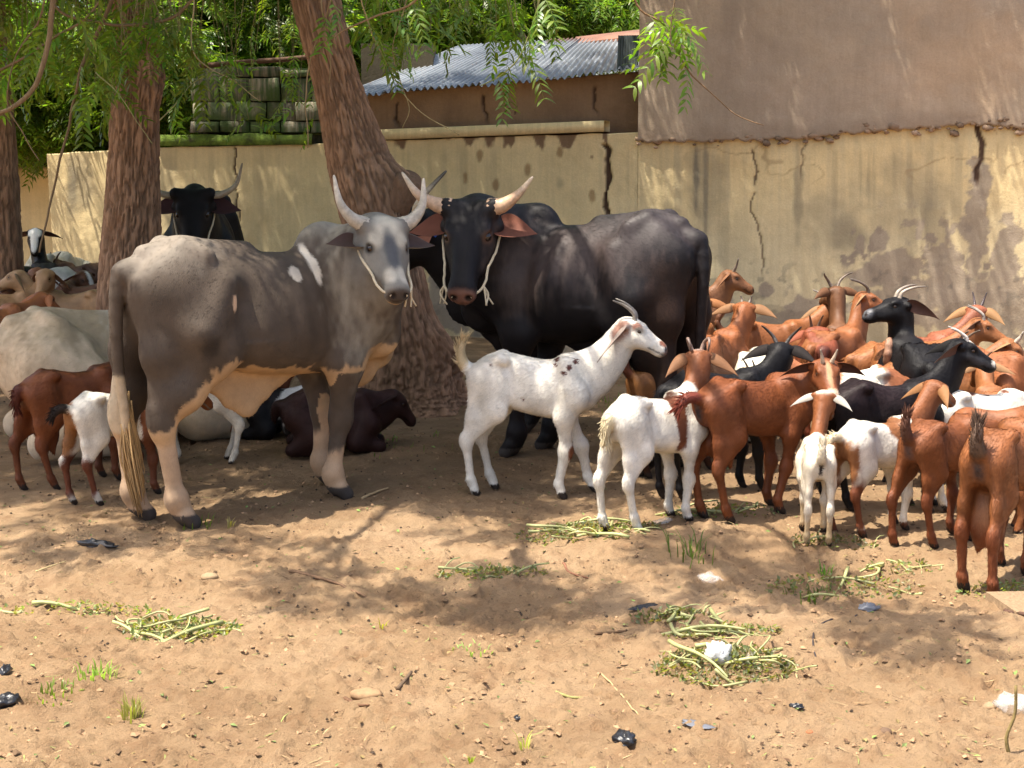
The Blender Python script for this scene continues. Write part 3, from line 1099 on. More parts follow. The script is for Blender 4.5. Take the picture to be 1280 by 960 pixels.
def ground():
    def axis(segs):
        out = []
        for a, b, st in segs:
            out.append(np.arange(a, b, st))
        return np.concatenate(out)
    xs = axis([(-60, -12, 4), (-12, -5, .35), (-5, -2.2, .035), (-2.2, 2.2, .0115), (2.2, 5, .035), (5, 12, .35), (12, 61, 4)])
    ys = axis([(-20, 2, 2), (2, 3.2, .1), (3.2, 5.6, .0115), (5.6, 8, .021), (8, 13.5, .05), (13.5, 22, .5), (22, 90, 5)])
    X, Y = np.meshgrid(xs, ys, indexing='ij')
    Z = gh_np(X, Y)
    near = np.exp(-np.maximum(Y - 5.5, 0) / 2.5)
    Z += (n2(X, Y, 9, 3, 1.1) - .5) * .030 * (.3 + .7 * near)
    # trampled clods
    cl = n2(X, Y, 24, 3, 3.3)
    Z += np.maximum(cl - .56, 0) * .10 * near
    Z += (n2(X, Y, 55, 2, 6.3) - .5) * .011 * near
    # hoof prints and dents
    rg = np.random.default_rng(5)
    for q in range(1500):
        yy = 3.3 + 6.0 * rg.random() ** 1.4
        xx = rg.uniform(-.42, .42) * yy
        r = rg.uniform(.016, .042)
        dp = rg.uniform(.006, .017)
        i0, i1 = np.searchsorted(xs, (xx - 3 * r, xx + 3 * r))
        j0, j1 = np.searchsorted(ys, (yy - 3 * r, yy + 3 * r))
        if i1 <= i0 or j1 <= j0:
            continue
        sx, sy = X[i0:i1, j0:j1], Y[i0:i1, j0:j1]
        a = rg.uniform(0, math.pi)
        u = (sx - xx) * math.cos(a) + (sy - yy) * math.sin(a)
        v = -(sx - xx) * math.sin(a) + (sy - yy) * math.cos(a)
        d = np.sqrt(u * u + (v * 1.5) ** 2) / r
        Z[i0:i1, j0:j1] += -dp * np.exp(-d ** 4) + dp * .55 * np.exp(-((d - 1.45) / .45) ** 2)
    nx, ny = X.shape
    V = np.stack([X, Y, Z], -1).reshape(-1, 3)
    a = (np.arange(nx - 1)[:, None] * ny + np.arange(ny - 1)[None]).ravel()
    F = np.stack([a, a + ny, a + ny + 1, a + 1], 1)
    m, nt, bs = new_mat("sandy soil")
    v = mapping(nt)
    big = tex_noise(nt, v, 1.1, 5, .6)
    mid = tex_noise(nt, v, 7, 5, .65)
    fine = tex_noise(nt, v, 85, 6, .82)
    c = ramp(nt, big, [(.30, (.285, .18, .096)), (.5, (.395, .26, .145)), (.72, (.465, .318, .19))])
    c = mix(nt, c, (.24, .13, .065), maprange(nt, mid, .46, .72, 0, .6))
    c = mix(nt, c, (.15, .085, .045), maprange(nt, tex_noise(nt, v, 150, 3, .7), .56, .70, 0, .5))
    c = mix(nt, c, (.41, .28, .165), maprange(nt, fine, .52, .72, 0, .6))
    vor = N(nt, "ShaderNodeTexVoronoi")
    vor.inputs["Scale"].default_value = 26
    vor.inputs["Randomness"].default_value = 1
    nt.links.new(v, vor.inputs["Vector"])
    vd = maprange(nt, vor.outputs["Distance"], .06, .14, 1, 0)
    msk = N(nt, "ShaderNodeMath", operation='MULTIPLY')
    nt.links.new(vd, msk.inputs[0])
    nt.links.new(maprange(nt, tex_noise(nt, v, 5, 3, .6), .5, .62, 0, .75), msk.inputs[1])
    c = mix(nt, c, (.12, .07, .038), msk.outputs[0])
    # tree shade painted into the soil colour: darker, greyer where the herd stands
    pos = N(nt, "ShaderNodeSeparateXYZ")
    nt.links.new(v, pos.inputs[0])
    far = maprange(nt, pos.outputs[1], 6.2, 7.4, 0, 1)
    back_shade = N(nt, "ShaderNodeMath", operation='MULTIPLY')
    nt.links.new(far, back_shade.inputs[0])
    nt.links.new(maprange(nt, tex_noise(nt, v, 3.2, 6, .7), .38, .62, .3, .85), back_shade.inputs[1])
    c = mix(nt, c, (.19, .125, .07), back_shade.outputs[0])
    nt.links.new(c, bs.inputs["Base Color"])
    bs.inputs["Roughness"].default_value = .95
    bs.inputs["Specular IOR Level"].default_value = .15
    h = N(nt, "ShaderNodeMath", operation='MULTIPLY_ADD')
    nt.links.new(mid, h.inputs[0])
    h.inputs[1].default_value = 2.0
    nt.links.new(fine, h.inputs[2])
    bump(nt, bs, h.outputs[0], 1.0, .018)
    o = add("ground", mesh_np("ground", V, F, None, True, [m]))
    tag(o, kind="structure")


ground()
# ================================================================ walls and buildings behind the herd
WA, WB = G(70, 402), G(1280, 441)
WU = (WB - WA).normalized()
WN = Vector((WU.y, -WU.x, 0))          # towards the camera
if WN.y > 0:
    WN = -WN
WLEN = (WB - WA).length


def WP(px, py, off=0.0):
    """(s, z) on the wall plane moved off metres towards the camera"""
    o = WA + WN * off
    d = ray(px, py)
    c = Vector((0, 0, CAM_H))
    t = (o - c).dot(WN) / d.dot(WN)
    p = c + d * t
    return (p - o).dot(WU), p.z


def WPT(s, z, off=0.0):
    return WA + WU * s + WN * off + Vector((0, 0, z))


def proj(V):
    """photograph pixels of world points (used to lay stains out where they are)"""
    X = V - np.array([0, 0, CAM_H])
    c, s = math.cos(PITCH), math.sin(PITCH)
    f = X[:, 1] * c - X[:, 2] * s
    u = X[:, 1] * s + X[:, 2] * c
    return 640 + FPX * X[:, 0] / f, 480 - FPX * u / f


def plaster_mat(name, rough=.9, scale=1.0):
    m, nt, bs = new_mat(name)
    c, al = attr(nt)
    v = mapping(nt)
    n1 = tex_noise(nt, v, 3 * scale, 6, .65)
    n2_ = tex_noise(nt, v, 60 * scale, 4, .7)
    st = tex_noise(nt, mapping(nt, (14, 14, .9)), 2.0, 4, .65)
    k1 = maprange(nt, n1, .25, .75, .86, 1.14)
    k2 = maprange(nt, n2_, .2, .8, .90, 1.10)
    k3 = maprange(nt, st, .3, .75, 1.04, .93)
    a = N(nt, "ShaderNodeMath", operation='MULTIPLY')
    nt.links.new(k1, a.inputs[0])
    nt.links.new(k2, a.inputs[1])
    b = N(nt, "ShaderNodeMath", operation='MULTIPLY')
    nt.links.new(a.outputs[0], b.inputs[0])
    nt.links.new(k3, b.inputs[1])
    vm = N(nt, "ShaderNodeVectorMath", operation='SCALE')
    nt.links.new(c, vm.inputs[0])
    nt.links.new(b.outputs[0], vm.inputs["Scale"])
    nt.links.new(vm.outputs[0], bs.inputs["Base Color"])
    bs.inputs["Roughness"].default_value = rough
    bs.inputs["Specular IOR Level"].default_value = .2
    ad = N(nt, "ShaderNodeMath", operation='MULTIPLY_ADD')
    nt.links.new(n1, ad.inputs[0])
    ad.inputs[1].default_value = 2.5
    nt.links.new(n2_, ad.inputs[2])
    bump(nt, bs, ad.outputs[0], .6, .006)
    return m


M_PLAST = plaster_mat("limewashed plaster")
M_MUD = plaster_mat("mud render", .95, .8)
YEL, GRYP, MUDC = np.array((.72, .56, .30)), np.array((.36, .29, .215)), np.array((.42, .325, .23))
KHAKI = np.array((.62, .53, .34))


def grid_faces(nx, ny):
    a = (np.arange(nx - 1)[:, None] * ny + np.arange(ny - 1)[None]).ravel()
    return np.stack([a, a + ny, a + ny + 1, a + 1], 1)


def wall_slab(name, s0, s1, topfn, parent, mat, cracks=(), paintfn=None, thick=.22, st=.0145, botfn=None, off=0.0, rough=.004, bulge=.02):
    """a rendered wall: height field on the camera side, closed at the back"""
    ns = max(int((s1 - s0) / st), 2)
    S = np.linspace(s0, s1, ns)
    top = topfn(S)
    bot = np.full(ns, -.25) if botfn is None else botfn(S)
    nz = max(int((top.max() - bot.min()) / st), 2)
    T = np.linspace(0, 1, nz)
    Z = bot[:, None] + (top - bot)[:, None] * T[None]
    SS = np.repeat(S[:, None], nz, 1)
    base = np.array(WA)[None, None] + SS[..., None] * np.array(WU) + np.array(WN) * off
    base = base + Z[..., None] * np.array((0, 0, 1.0))
    D = (n2(SS, Z, 1.3, 3, 2.0) - .5) * bulge * 2 + (n2(SS, Z, 12, 3, 5.0) - .5) * rough * 2
    px, py = proj(base.reshape(-1, 3))
    px, py = px.reshape(ns, nz), py.reshape(ns, nz)
    ck = np.zeros_like(Z)
    for pts, w, dep in cracks:
        pts = np.array(pts, float)
        xc = np.interp(py, pts[:, 1], pts[:, 0]) + (n2(py * .09, py * 0, 1, 3, pts[0, 0]) - .5) * 9
        ww = w * (.35 + 1.3 * n2(py * .05, py * 0, 1, 2, 9.1))
        fade = sstep(pts[0, 1] - 2, pts[0, 1] + 3, py) * (1 - sstep(pts[-1, 1] - 18, pts[-1, 1], py))
        k = (1 - sstep(ww * .35, ww * .65, np.abs(px - xc))) * fade
        D -= dep * k
        ck = np.maximum(ck, k * min(1, dep / .02))
    C = np.tile(YEL, (ns * nz, 1))
    if paintfn is not None:
        C, dd = paintfn(px.ravel(), py.ravel(), SS.ravel(), Z.ravel())
        D += dd.reshape(ns, nz)
    k = ck.reshape(-1, 1)
    C = C * (1 - k) + np.array((.10, .06, .04)) * k
    front = base + D[..., None] * np.array(WN)
    V = front.reshape(-1, 3)
    F = grid_faces(ns, nz)
    n = len(V)
    # back, top and ends
    bk = base - thick * np.array(WN)
    rim_i = np.concatenate([np.arange(ns) * nz + nz - 1])
    Vt = bk[:, -1]
    Vb = bk[:, 0]
    V = np.concatenate([V, Vt, Vb])
    C = np.concatenate([C, C[rim_i] * .9, C[np.arange(ns) * nz]])
    i = np.arange(ns - 1)
    Ft = np.stack([rim_i[:-1], rim_i[1:], n + i + 1, n + i], 1)
    Fb = np.stack([n + i, n + i + 1, n + ns + i + 1, n + ns + i], 1)
    Fbot = np.stack([n + ns + i, n + ns + i + 1, (i + 1) * nz, i * nz], 1)
    F = np.concatenate([F, Ft, Fb, Fbot])
    me = mesh_np(name, V, F, C, True, [mat])
    bm_ends = [[j for j in range(nz)] + [n, n + ns], [(ns - 1) * nz + j for j in range(nz)] + [n + ns - 1, n + 2 * ns - 1]]
    o = add(name, me, parent)
    return o


def nzp(px, py, s, z=0.0, o=3):
    return fbm(np.stack([px * s, py * s, np.full_like(px, z)], -1), o) - .5


def blob(px, py, cx, cy, rx, ry, jag=1.2, soft=.12, fs=.06):
    d = np.sqrt(((px - cx) / rx) ** 2 + ((py - cy) / ry) ** 2) - 1 + nzp(px, py, fs, cx * .1, 4) * jag
    return 1 - sstep(-soft, soft, d)


def paint_yellow(px, py, s, z):
    C = np.tile(YEL, (len(px), 1))

    def lay(k, col):
        nonlocal C
        k = np.clip(k, 0, 1)[:, None]
        C = C * (1 - k) + np.array(col) * k
    # weathering: greener-khaki lower, warm top, run marks
    lay(.75 * sstep(210, 330, py + nzp(px, py, .012, 1, 3) * 120) * sstep(700, 800, px), KHAKI)
    lay(.35 * sstep(.1, .35, nzp(px, py, .01, 4, 3)), (.50, .32, .13))
    runs = nzp(px * 1.0, py * .035, .11, 8, 3)
    lay(sstep(.06, .25, runs) * (.20 + .12 * sstep(780, 850, px)) * sstep(170, 200, py) * (1 - sstep(240, 360, py + nzp(px, py * 0, .06, 3) * 150)), (.19, .165, .12))
    lay(sstep(.08, .22, nzp(px, py * .02, .2, 18, 2)) * (.10 + .25 * sstep(780, 850, px)), (.58, .47, .28))
    for cx, cy, rx, ry, st in ((878, 235, 22, 60, .35), (998, 235, 5, 60, .5), (870, 215, 3, 50, .7), (882, 230, 3, 65, .6), (100, 225, 16, 30, .5), (90, 235, 6, 30, .6), (210, 250, 12, 60, .3),
                               (1040, 275, 30, 40, .35), (1130, 250, 40, 50, .35), (1060, 290, 20, 25, .4), (700, 230, 6, 10, .4), (1175, 260, 20, 50, .3)):
        lay(blob(px, py, cx, cy, rx, ry, 1.6, .5, .05) * st, (.17, .15, .115))
    # peeled and damp grey render
    for cx, cy, rx, ry in ((1120, 335, 34, 18), (1180, 330, 26, 30), (1222, 225, 17, 26), (1218, 290, 15, 62), (1258, 315, 16, 45), (1160, 370, 90, 30), (1240, 385, 80, 42), (1085, 345, 22, 12), (960, 362, 10, 8),
                           (905, 380, 12, 14), (985, 400, 30, 12), (1010, 385, 30, 14), (560, 370, 26, 20), (575, 395, 45, 22), (545, 350, 10, 8), (1270, 295, 16, 12), (1075, 302, 8, 10), (1100, 300, 10, 10), (1150, 285, 9, 12)):
        lay(blob(px, py, cx, cy, rx, ry, 1.9, .10, .07) * .92, GRYP)
    lay(sstep(.10, .16, nzp(px, py, .09, 31, 4)) * sstep(.0, .12, nzp(px, py, .016, 33, 3)) * sstep(230, 300, py) * sstep(940, 1010, px), GRYP * .9)
    lay(sstep(.13, .2, nzp(px, py, .10, 41, 4)) * .5 * sstep(300, 360, py), (.17, .15, .12))
    # flaked top under the coping
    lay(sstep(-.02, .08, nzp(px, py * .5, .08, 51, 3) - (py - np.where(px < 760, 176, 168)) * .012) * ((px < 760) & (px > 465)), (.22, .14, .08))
    # rusty spots
    for cx, cy in ((582, 220), (620, 232), (660, 212), (740, 245), (600, 195), (700, 190)):
        lay(blob(px, py, cx, cy, 3.5, 7, 1.5, .4, .1) * .7, (.25, .14, .06))
    # branching hairline cracks near the top right
    v = np.abs(nzp(px, py, .018, 61, 3))
    lay((1 - sstep(.004, .014, v)) * .5 * sstep(830, 900, px) * (1 - sstep(200, 250, py)), (.30, .19, .09))
    lay((1 - sstep(330, 430, py + nzp(px, py, .03, 71) * 60) < .5) * .35, (.22, .17, .12))
    return C, np.zeros(len(px))


def paint_mud(px, py, s, z):
    C = np.tile(MUDC, (len(px), 1))
    n = nzp(px, py, .006, 3, 4)
    k = sstep(-.1, .2, n)[:, None]
    C = C * (1 - k) + np.array((.39, .31, .23)) * k
    for cx, cy, rx, ry, col in ((915, 20, 12, 60, (.30, .235, .175)), (1160, 45, 10, 20, (.29, .235, .175)), (1130, 100, 60, 30, (.44, .33, .235)), (930, 90, 50, 70, (.34, .26, .19)), (1200, 70, 80, 60, (.45, .315, .20)), (1010, 130, 60, 30, (.38, .29, .21))):
        w = blob(px, py, cx, cy, rx, ry, 1.6, .6, .03)[:, None] * .6
        C = C * (1 - w) + np.array(col) * w
    edge = np.interp(px, [793, 950, 1040, 1100, 1230, 1280, 1500], [178, 175, 170, 162, 155, 162, 160])
    w = (1 - sstep(2, 26, edge - py + nzp(px, py, .05, 9) * 14))[:, None] * .55
    C = C * (1 - w) + np.array((.26, .185, .13)) * w
    return C, np.zeros(len(px))


def walls():
    s70, s800 = 0.0, WP(797, 200)[0]
    sE = WP(1280, 200)[0] + 2.6
    tp = [(70, 192), (200, 184), (365, 181), (475, 176), (757, 167), (797, 165)]
    ts, tz = zip(*[WP(*p) for p in tp])
    cw = empty("compound_wall", WPT(s800 / 2, 0), "long low wall with peeling yellow paint behind the cattle, split by a dark crack", "wall")
    inv = Matrix.Translation(-cw.location)

    def own(o, par):
        o.parent = par
        o.matrix_parent_inverse = par.matrix_basis.inverted() if False else Matrix.Translation(-par.location)
        return o
    own(wall_slab("wall_face", s70, s800, lambda S: np.interp(S, ts, tz) + (n2(S, S * 0, 6, 3) - .5) * .02, None, M_PLAST,
                  [([(757, 180), (760, 205), (755, 240), (757, 282)], 5.5, .05), ([(293, 183), (296, 250), (300, 320)], 1.8, .02)], paint_yellow), cw)
    # coping strip, right half
    mb = MB()
    sA, zA = WP(474, 168)
    sB, zB = WP(756, 157)
    S = np.linspace(sA, sB, 60)
    for i in range(59):
        z0, z1 = np.interp(S[i], [sA, sB], [zA, zB]), np.interp(S[i + 1], [sA, sB], [zA, zB])
        o0 = .035 + .006 * random.random()
        a = [WPT(S[i], z0 - .052, .045), WPT(S[i + 1], z1 - .052, .045), WPT(S[i + 1], z1 + .045, .04), WPT(S[i], z0 + .045, .04),
             WPT(S[i], z0 - .052, -.26), WPT(S[i + 1], z1 - .052, -.26), WPT(S[i + 1], z1 + .045, -.26), WPT(S[i], z0 + .045, -.26)]
        mb.put(a, [(0, 1, 2, 3), (3, 2, 6, 7), (4, 5, 1, 0), (7, 6, 5, 4)], YEL * random.uniform(.92, 1.05))
    own(add("coping", mb.mesh("coping", [M_PLAST])), cw)
    # mossy coping left
    m, nt, bs = new_mat("moss")
    v = mapping(nt)
    c = ramp(nt, tex_noise(nt, v, 9, 5, .7), [(.3, (.05, .045, .02)), (.5, (.13, .20, .025)), (.7, (.26, .36, .05))])
    nt.links.new(c, bs.inputs["Base Color"])
    bs.inputs["Roughness"].default_value = 1
    bump(nt, bs, tex_noise(nt, v, 90, 4, .7), 1, .015)
    M_MOSS = m
    mb = MB()
    sA, zA = WP(196, 178)
    sB, zB = WP(392, 176)
    S = np.linspace(sA, sB, 50)
    H = .055 + .03 * vnoise(np.stack([S * 4, S * 0, S * 0], -1))
    for i in range(49):
        z = np.interp(S[i], [sA, sB], [zA, zB])
        a = [WPT(S[i], z - .035, .05), WPT(S[i + 1], z - .035, .05), WPT(S[i + 1], z + H[i + 1], .03), WPT(S[i], z + H[i], .03), WPT(S[i], z + H[i], -.28), WPT(S[i + 1], z + H[i + 1], -.28),
             WPT(S[i], z - .035, -.28), WPT(S[i + 1], z - .035, -.28)]
        mb.put(a, [(0, 1, 2, 3), (3, 2, 5, 4), (6, 7, 1, 0)])
    own(add("mossy_coping", mb.mesh("mossy_coping", [M_MOSS])), cw)
    # left return set back, with a tin-edged ledge
    lw = empty("compound_wall", WPT(-1.2, 0, -1.2), "short shaded yellow wall set back in the far left corner, with a tin ledge", "wall")
    own(wall_slab("wall_face", -6.5, .25, lambda S: S * 0 + WP(45, 208, -1.3)[1], None, M_PLAST, [], paint_yellow, off=-1.3, st=.04), lw)
    V, F = box((-6.5, 0, 0), (.27, .30, .075))
    zt = WP(45, 208, -1.3)[1]
    P = [WPT(x, zt + z + .003, -1.3 - y + .08) for x, y, z in V]
    own(add("tin_ledge", mesh_np("tin_ledge", P, F, None, False, [M_TIN])), lw)
    V, F = box((0, 0, -.25), (.22, 1.30, 1))
    zt = WP(70, 193)[1]
    P = [WPT(x - .001, z if z < 0 else zt - .01, -y - .1) for x, y, z in V]
    own(add("wall_return", mesh_np("wall_return", P, F, np.tile(YEL, (8, 1)), False, [M_PLAST])), lw)

    # the tall mud house on the right
    hs = empty("mud_house", WPT((s800 + sE) / 2, 0, -2), "tall brown mud-rendered house wall rising above the stained yellow base, right", "house")
    edge = [(793, 178), (850, 177), (950, 175), (1040, 170), (1100, 163), (1180, 158), (1230, 155), (1280, 162), (1500, 160)]
    es, ez = zip(*[WP(*p) for p in edge])
    own(wall_slab("lower_wall", s800 + .003, sE, lambda S: np.interp(S, es, ez) + .12, None, M_PLAST,
                  [([(938, 186), (946, 215), (938, 260), (952, 300), (955, 350)], 2.0, .016), ([(1222, 150), (1226, 190), (1222, 215), (1222, 240)], 5, .03), ([(1005, 180), (1000, 230)], 2, .012)], paint_yellow), hs)
    own(wall_slab("upper_wall", WP(799, 120)[0], sE, lambda S: S * 0 + 3.75, None, M_MUD,
                  [], paint_mud, thick=.35, st=.022, botfn=lambda S: np.interp(S, es, ez) + (n2(S, S * 0, 16, 5) - .5) * .075, off=.045, rough=.006, bulge=.025), hs)
    rg = np.random.default_rng(77)
    mb = MB()
    for q in range(260):
        sx = es[0] + (sE - es[0]) * rg.random() ** .8
        zz = np.interp(sx, es, ez) + rg.normal(.004, .028)
        r = .007 + .03 * rg.random() ** 2.2
        c = np.array(WPT(sx, zz, rg.uniform(.012, .046)))
        n_, m_ = 5, 7
        vv = []
        for i in range(n_):
            for j in range(m_):
                a, b = 2 * math.pi * j / m_, math.pi * (i + .1) / (n_ - .8)
                vv.append(c + np.array((math.cos(a) * math.sin(b) * 1.5, math.sin(a) * math.sin(b) * .7, math.cos(b) * .8)) * r * rg.uniform(.65, 1.25))
        mb.put(vv, [(i * m_ + j, (i + 1) * m_ + j, (i + 1) * m_ + (j + 1) % m_, i * m_ + (j + 1) % m_) for i in range(n_ - 1) for j in range(m_)],
               np.array((.33, .225, .15)) * rg.uniform(.5, 1.15))
    o = own(add("broken_render_edge", mb.mesh("broken_render_edge", [M_MUD])), hs)
    o["kind"] = "stuff"
    mb = MB()
    V, F = box((WP(799, 120)[0] + .01, -.02, -.25), (sE, 5.0, 3.70))
    P = [WPT(x, z, -.40 - y) for x, y, z in V]
    mb.put(P, F, MUDC)
    own(add("house_core", mb.mesh("house_core", [M_MUD], False)), hs)


def tin_material():
    m, nt, bs = new_mat("corrugated iron")
    v = mapping(nt)
    big = tex_noise(nt, v, 1.6, 5, .65)
    fine = tex_noise(nt, v, 26, 4, .7)
    c = ramp(nt, big, [(.35, (.17, .19, .215)), (.55, (.27, .295, .325)), (.7, (.40, .42, .44))])
    r = maprange(nt, fine, .60, .72, 0, .8)
    c = mix(nt, c, (.20, .085, .04), r)
    cc, al = attr(nt)
    c = mix(nt, c, cc, 1.0, 'MULTIPLY')
    nt.links.new(c, bs.inputs["Base Color"])
    bs.inputs["Metallic"].default_value = .35
    bs.inputs["Roughness"].default_value = .5
    bump(nt, bs, fine, .25, .004)
    return m


M_TIN = tin_material()


def shed():
    sh = empty("corrugated_shed", AT(620, 195, 13.4), "low mud shed with a grey corrugated iron roof behind the wall", "shed")

    def own(o):
        o.parent = sh
        o.matrix_parent_inverse = Matrix.Translation(-sh.location)
        return o
    sL, zl = WP(440, 122, -.30)
    sR, zr = WP(800, 92, -.30)

    def paint_s(px, py, s, z):
        C = np.tile(np.array((.33, .21, .12)), (len(px), 1))
        k = sstep(-.1, .2, nzp(px, py, .02, 13, 4))[:, None] * .5
        return C * (1 - k) + np.array((.17, .10, .06)) * k, np.zeros(len(px))
    own(wall_slab("wall", sL, sR, lambda S: np.interp(S, [sL, sR], [zl + .02, zr + .02]), None, M_MUD,
                  [([(497, 128), (496, 150), (502, 166)], 4, .03), ([(603, 118), (606, 140), (612, 160)], 4.5, .03), ([(743, 108), (742, 125), (748, 150)], 5, .03), ([(645, 130), (643, 160)], 1.6, .015)], paint_s, off=-.30, st=.016))
    # roof sheets: bilinear patch, corrugations run up the slope
    EL, ER = WPT(sL - .05, zl + .01, -.12), WPT(sR + .02, zr + .03, -.12)
    RL, RR = AT(575, 58, 15.4), AT(803, 45, 15.2)
    nsh = 6
    for q in range(nsh):
        a0, a1 = q / nsh - (.012 if q else 0), (q + 1) / nsh
        nu, nv = 64, 10
        up = WN * 0
        V, C = [], []
        tl = random.uniform(-.02, .03)
        lift = .004 + .009 * (q % 2)
        tint = random.uniform(.85, 1.1)
        for j in range(nv):
            v = j / (nv - 1)
            for i in range(nu):
                u = a0 + (a1 - a0) * i / (nu - 1)
                vv = v * (1.0) - (.02 + tl * .6 + .012 * vnoise(np.array((u * 60, q, 0.)))) * (1 - v)
                if q in (3, 4) and j == 0:
                    vv -= .03 * vnoise(np.array((u * 30, 3., 1.)))
                P = EL.lerp(ER, u).lerp(RL.lerp(RR, u), vv)
                h = .017 * math.sin(u * 2 * math.pi * 44) + lift + .02 * (vnoise(np.array((u * 5, v * 3, 2.))) - .5)
                if q == 3 and j == 0:
                    h -= .03 * vnoise(np.array((u * 25, 8., 1.)))
                V.append(P + Vector((0, -.25, .95)) * h)
                rust = 1 - sstep(.04, .10, 1 - v) if q >= 3 else 0
                C.append(np.array((tint,) * 3) * (1 - rust) + np.array((1.0, .45, .28)) * rust)
        F = []
        for j in range(nv - 1):
            for i in range(nu - 1):
                F.append((j * nu + i, j * nu + i + 1, (j + 1) * nu + i + 1, (j + 1) * nu + i))
        n = len(V)
        V2 = [p - Vector((0, -.25, .95)) * .003 for p in V]
        F2 = [tuple(n + k for k in f[::-1]) for f in F]
        own(add("roof_sheet", mesh_np("roof_sheet", [tuple(p) for p in V + V2], np.array(F + F2), np.array(C + C), True, [M_TIN])))
    # rusty ridge sheet and upright tin panel beside the house
    V = [AT(716, 54, 15.1), AT(803, 44, 14.9), AT(806, 36, 15.3), AT(720, 46, 15.4)]
    V += [p - Vector((0, 0, .03)) for p in V]
    own(add("ridge_sheet", mesh_np("ridge_sheet", [tuple(p) for p in V], [(0, 1, 2, 3), (7, 6, 5, 4), (0, 4, 5, 1), (1, 5, 6, 2), (2, 6, 7, 3), (3, 7, 4, 0)], np.tile((1.2, .55, .35), (8, 1)), False, [M_TIN])))
    mb = MB()
    s0, z0 = WP(771, 86, -.2)
    s1, z1 = WP(798, 46, -.2)
    n = 24
    V = []
    for i in range(n):
        s = s0 + (s1 - s0) * i / (n - 1)
        o = -.2 + .012 * math.sin(i * 2.1)
        V += [tuple(WPT(s, z0 - .02 + .05 * i / n, o)), tuple(WPT(s, z1 + .02, o - .05))]
    F = [(2 * i, 2 * i + 2, 2 * i + 3, 2 * i + 1) for i in range(n - 1)]
    mb.put(V, F, (.35, .38, .32))
    own(add("tin_panel", mb.mesh("tin_panel", [M_TIN])))
    # dark gable end and beam at the left of the roof
    V, F = box((0, 0, 0), (1, 1, 1))
    a, b = AT(452, 118, 14.6), AT(545, 60, 15.2)
    P = [(a.x + (b.x - a.x) * x, a.y + (b.y - a.y) * y, 1.6 + (b.z - 1.6) * z) for x, y, z in V]
    own(add("gable_wall", mesh_np("gable_wall", P, F, np.tile((.10, .085, .06), (8, 1)), False, [M_MUD])))
    # rounded clay mound behind
    V, F = [], []
    for j in range(9):
        t = j / 8
        r = math.cos(t * math.pi / 2 * .97)
        for i in range(20):
            a = 2 * math.pi * i / 20
            w = 1 + .12 * (vnoise(np.array((math.cos(a) * 2, math.sin(a) * 2, t * 3))) - .5)
            V.append((.42 * r * math.cos(a) * w, .42 * r * math.sin(a) * w, .95 * t))
    for j in range(8):
        for i in range(20):
            F.append((j * 20 + i, j * 20 + (i + 1) % 20, (j + 1) * 20 + (i + 1) % 20, (j + 1) * 20 + i))
    c = AT(650, 50, 17.2)
    m = mesh_np("clay_mound", [(c.x + x, c.y + y, c.z - .82 + z) for x, y, z in V] , np.array(F), np.tile((.22, .16, .11), (len(V), 1)), True, [M_MUD])
    # carry the mound down to the ground as a granary drum
    Vd, Fd = tube([(c.x, c.y, -.1), (c.x, c.y, c.z - .80)], [.40, .42], 20)
    mb = MB()
    mb.put(np.array([v.co[:] for v in m.vertices]), [tuple(p.vertices) for p in m.polygons], (.22, .16, .11))
    mb.put(Vd, Fd, (.22, .16, .11))
    tag(add("granary", mb.mesh("granary", [M_MUD])), "rounded brown clay granary top showing behind the tin roof", "granary")


